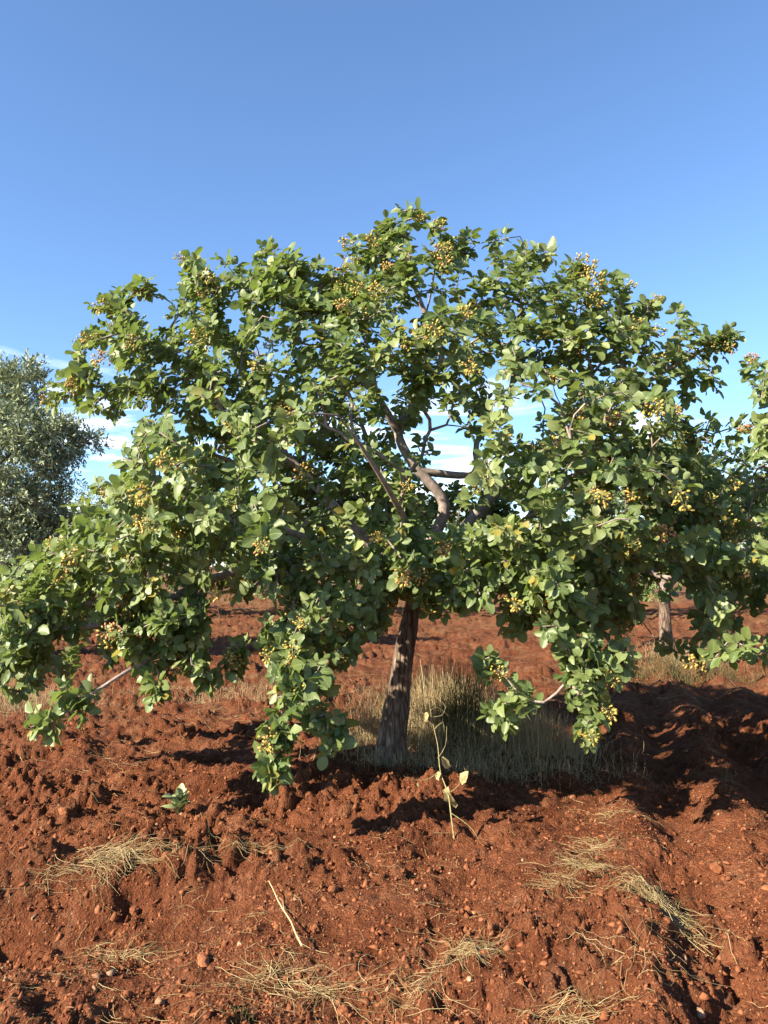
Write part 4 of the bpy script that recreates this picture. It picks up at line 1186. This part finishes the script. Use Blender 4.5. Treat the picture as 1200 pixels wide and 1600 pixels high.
# standing dry grass and weeds
def blades(n, cx, cy, rx, ry, H, seed, tint=(0.4, 1.0), lean=0.35, bend=0.5, rad=(0.0008, 0.0016), S=5, clump=0):
    g = np.random.default_rng(seed)
    a = g.normal(0, 0.5, (n, 2))
    if clump:
        cc = g.normal(0, 0.5, (clump, 2)); a = cc[g.integers(0, clump, n)] + g.normal(0, 0.10, (n, 2))
    x = cx + a[:, 0] * rx; y = cy + a[:, 1] * ry
    h = g.uniform(*H, n) * np.exp(-0.35 * (a**2).sum(1))
    az = g.uniform(0, 6.28, n); le = np.abs(g.normal(0, lean, n)); be = g.normal(0, bend, n)
    P = np.zeros((n, S, 3)); px_, py_, pz_ = x.copy(), y.copy(), height(x, y) - 0.01
    for k in range(S):
        P[:, k] = np.stack([px_, py_, pz_], -1)
        th = le + be * k / S + g.normal(0, 0.12, n)
        st = h / (S - 1)
        px_ = px_ + np.sin(th) * np.cos(az) * st; py_ = py_ + np.sin(th) * np.sin(az) * st; pz_ = pz_ + np.cos(th) * st
    r = g.uniform(*rad, n)[:, None] * np.linspace(1.1, 0.5, S)[None]
    return P, r, g.uniform(*tint, n)
def grass_thing(name, label, cat, parts, mat=M_DRYGRASS, kind='stuff'):
    s = Soup(); c0 = np.array([parts[0][1], parts[0][2], float(hz(parts[0][1], parts[0][2])[0])])
    for a in parts:
        P, r, t = blades(*a[:7], **(a[7] if len(a) > 7 else {}))
        V, F = tubes(P - c0, r, 3); s.add(V, [F], None, np.repeat(t, P.shape[1] * 3))
    return tag(obj(name, s.mesh(name, [mat]), None, c0), label, cat, kind=kind)
# mound of dead weeds right of the trunk
grass_thing('dry_grass', 'mound of tangled dry grass and weeds right of the trunk', 'grass', [
    (2600, 0.55, 6.7, .65, .55, (.30, .66), 301, dict(lean=.3, bend=.8, clump=60, rad=(.0011, .0021), tint=(.55, 1))),
    (2400, 0.62, 6.4, .8, .55, (.16, .48), 302, dict(lean=.6, bend=1.2, rad=(.0011, .002), tint=(.45, 1))),
    (1500, 1.12, 6.35, .6, .45, (.18, .50), 303, dict(tint=(0.4, 1), lean=.35, bend=.9, rad=(.001, .0019))),
    (320, 0.62, 6.2, .22, .2, (.40, .70), 304, dict(tint=(0.05, .3), lean=.14, bend=.25, rad=(.0018, .0032))),
    (2200, 0.75, 5.75, .95, .28, (.05, .18), 305, dict(lean=.8, bend=1.0, tint=(.4, 1))),
    (110, 0.6, 6.35, .75, .5, (.35, .75), 307, dict(tint=(.5, 1), lean=.3, bend=.5, rad=(.0022, .0038))),
    (1500, 0.55, 7.5, .75, .5, (.35, .78), 306, dict(lean=.35, bend=.9, rad=(.0012, .0022), tint=(.35, .9)))])
grass_thing('dry_grass', 'low dry grass on the left side of the trunk foot', 'grass', [(420, -0.28, 6.25, .26, .4, (.05, .17), 311, dict(lean=.7, bend=1.0)), (300, -0.05, 5.75, .22, .16, (.04, .13), 312, dict(lean=.7, bend=1.0))])
grass_thing('dry_grass', 'pale dry grass patch at the left edge under the low branches', 'grass', [(1500, -4.1, 8.6, .9, .8, (.08, .25), 321, dict(lean=.6, bend=.9, tint=(.5, 1)))])
grass_thing('dry_grass', 'dry grass round the slim trunk on the right', 'grass', [(900, 5.0, 12.6, .8, .6, (.15, .45), 331, dict(lean=.4, bend=.8, rad=(.0015, .003))), (900, 4.2, 10.9, 1.1, .7, (.15, .4), 332, dict(lean=.5, bend=.8, tint=(.0, .55), rad=(.0015, .003)))])
grass_thing('dry_grass', 'thin brown dry grass lying in the furrows behind the trunk on the left', 'grass', [(1500, -1.6, 9.2, 1.6, .9, (.05, .18), 341, dict(lean=.9, bend=.8, rad=(.001, .002)))])
grass_thing('green_grass', 'greenish weedy grass strip below the olive tree', 'grass', [(2200, -11.0, 20.0, 5.0, 4.0, (.2, .5), 351, dict(lean=.4, bend=.7, tint=(.15, .6), rad=(.004, .007)))])
grass_thing('sprout', 'tiny green grass sprout at the bottom edge left of the middle', 'grass', [(26, *sp(378, 1592), .05, .04, (.04, .09), 361, dict(tint=(0, .2), lean=.5, bend=.6))], kind=None)
grass_thing('weed', 'thin green weed on the shaded ridge at the right', 'weed', [(14, *sp(1135, 1222), .05, .05, (.08, .2), 362, dict(tint=(.1, .5), lean=.35, bend=.5))], kind=None)

# bleached dead plant in front of the grass mound
def dead_plant():
    bx, by = gpix(711, 1312); bz = float(hz(bx, by)[0])
    B = np.array([bx, by, bz])
    t = empty('dead_weed', B); tag(t, 'bleached yellow dead weed with withered leaves standing before the dry grass', 'weed')
    Yb = by
    def q(px, py, dY): return at(px, py, Yb + dY) - B
    stem = catmull([np.array([0, 0, -0.03]), q(705, 1275, .02), q(700, 1240, .06), q(688, 1205, .12), q(684, 1165, .16), q(675, 1125, .2), q(671, 1100, .22)], .03)
    s = Soup(); V, F = tubes(stem[None], np.linspace(.0055, .0016, len(stem))[None], 6); s.add(V, [F], None, .6)
    obj('stem', s.mesh('stem', [M_PALEPLANT]), t)
    for i, pts in enumerate([[(686, 1205, .12), (668, 1218, .08), (645, 1218, .05), (630, 1212, .03)], [(700, 1240, .06), (716, 1228, .08), (728, 1205, .1)], [(704, 1270, .02), (722, 1282, 0), (738, 1296, -.02), (748, 1312, -.04)],
                             [(671, 1100, .22), (660, 1090, .22)], [(675, 1120, .2), (690, 1118, .22), (696, 1105, .24), (690, 1096, .25)], [(673, 1110, .2), (684, 1105, .24), (700, 1118, .26)], [(678, 1140, .18), (692, 1128, .2), (694, 1145, .2)], [(684, 1185, .14), (696, 1165, .16), (698, 1135, .2)]]):
        c = catmull([q(*p) for p in pts], .03)
        s = Soup(); V, F = tubes(c[None], np.linspace(.0024, .0010, len(c))[None], 4); s.add(V, [F], None, .75)
        obj('twig', s.mesh('twig', [M_PALEPLANT]), t)
    tpl = leaf_templates(6, 4, 77, w=.5, fold=.35, curl=.7)
    tpl = (tpl[0] + np.random.default_rng(5).normal(0, .055, tpl[0].shape) * np.array([1, 1, 1.3]), *tpl[1:])
    for i, (px, py, dY, dx, dz, ln) in enumerate([(699, 1232, .03, .12, -1, .17), (729, 1203, .08, -.4, -1, .10), (690, 1183, .1, .55, -.8, .11), (667, 1112, .18, -.1, -1, .07), (688, 1205, .1, -.3, -1, .06), (652, 1222, .06, .2, -1, .035)]):
        s = Soup(); add_leaves(s, tpl, q(px, py, dY)[None], np.array([[dx, .1, dz]], float), np.array([[-.4, -1, .3]]), np.array([ln * 0.95]), np.array([.5 + .08 * i]), np.array([i]))
        obj('leaf', s.mesh('leaf', [M_PALEPLANT]), t)
dead_plant()
# little grey-green weed
def small_weed():
    x, y = gpix(279, 1274); B = np.array([x, y, float(hz(x, y)[0])])
    t = empty('leafy_weed', B); tag(t, 'small grey-green leafy weed on the rough soil at the left', 'weed')
    g = np.random.default_rng(4); tpl = leaf_templates(6, 4, 78, w=.55, fold=.4, curl=.6)
    P = np.array([[[0, 0, -.02], [.002, 0, .03], [0, .003, .07]]]); V, F = tubes(P, np.array([[.004, .003, .002]]), 5)
    s = Soup(); s.add(V, [F], None, .4); obj('stem', s.mesh('stem', [M_STEM]), t)
    for i in range(24):
        a = i * 2.4; el = g.uniform(.5, 1.4)
        d = np.array([[math.cos(a) * math.cos(el), math.sin(a) * math.cos(el), math.sin(el)]])
        s = Soup(); add_leaves(s, tpl, np.array([[0, 0, .012 + .004 * i]]), d, np.array([[-d[0, 0] * .6, -d[0, 1] * .6, .9]]), np.array([g.uniform(.08, .125)]), np.array([g.uniform(.3, 1)]), np.array([i]))
        obj('leaf', s.mesh('leaf', [M_WEED]), t)
small_weed()
print('script done', round(time.time() - T0, 1), 'objects', len(bpy.data.objects), 'tris', sum(sum(len(p.vertices) - 2 for p in []) for m in []))
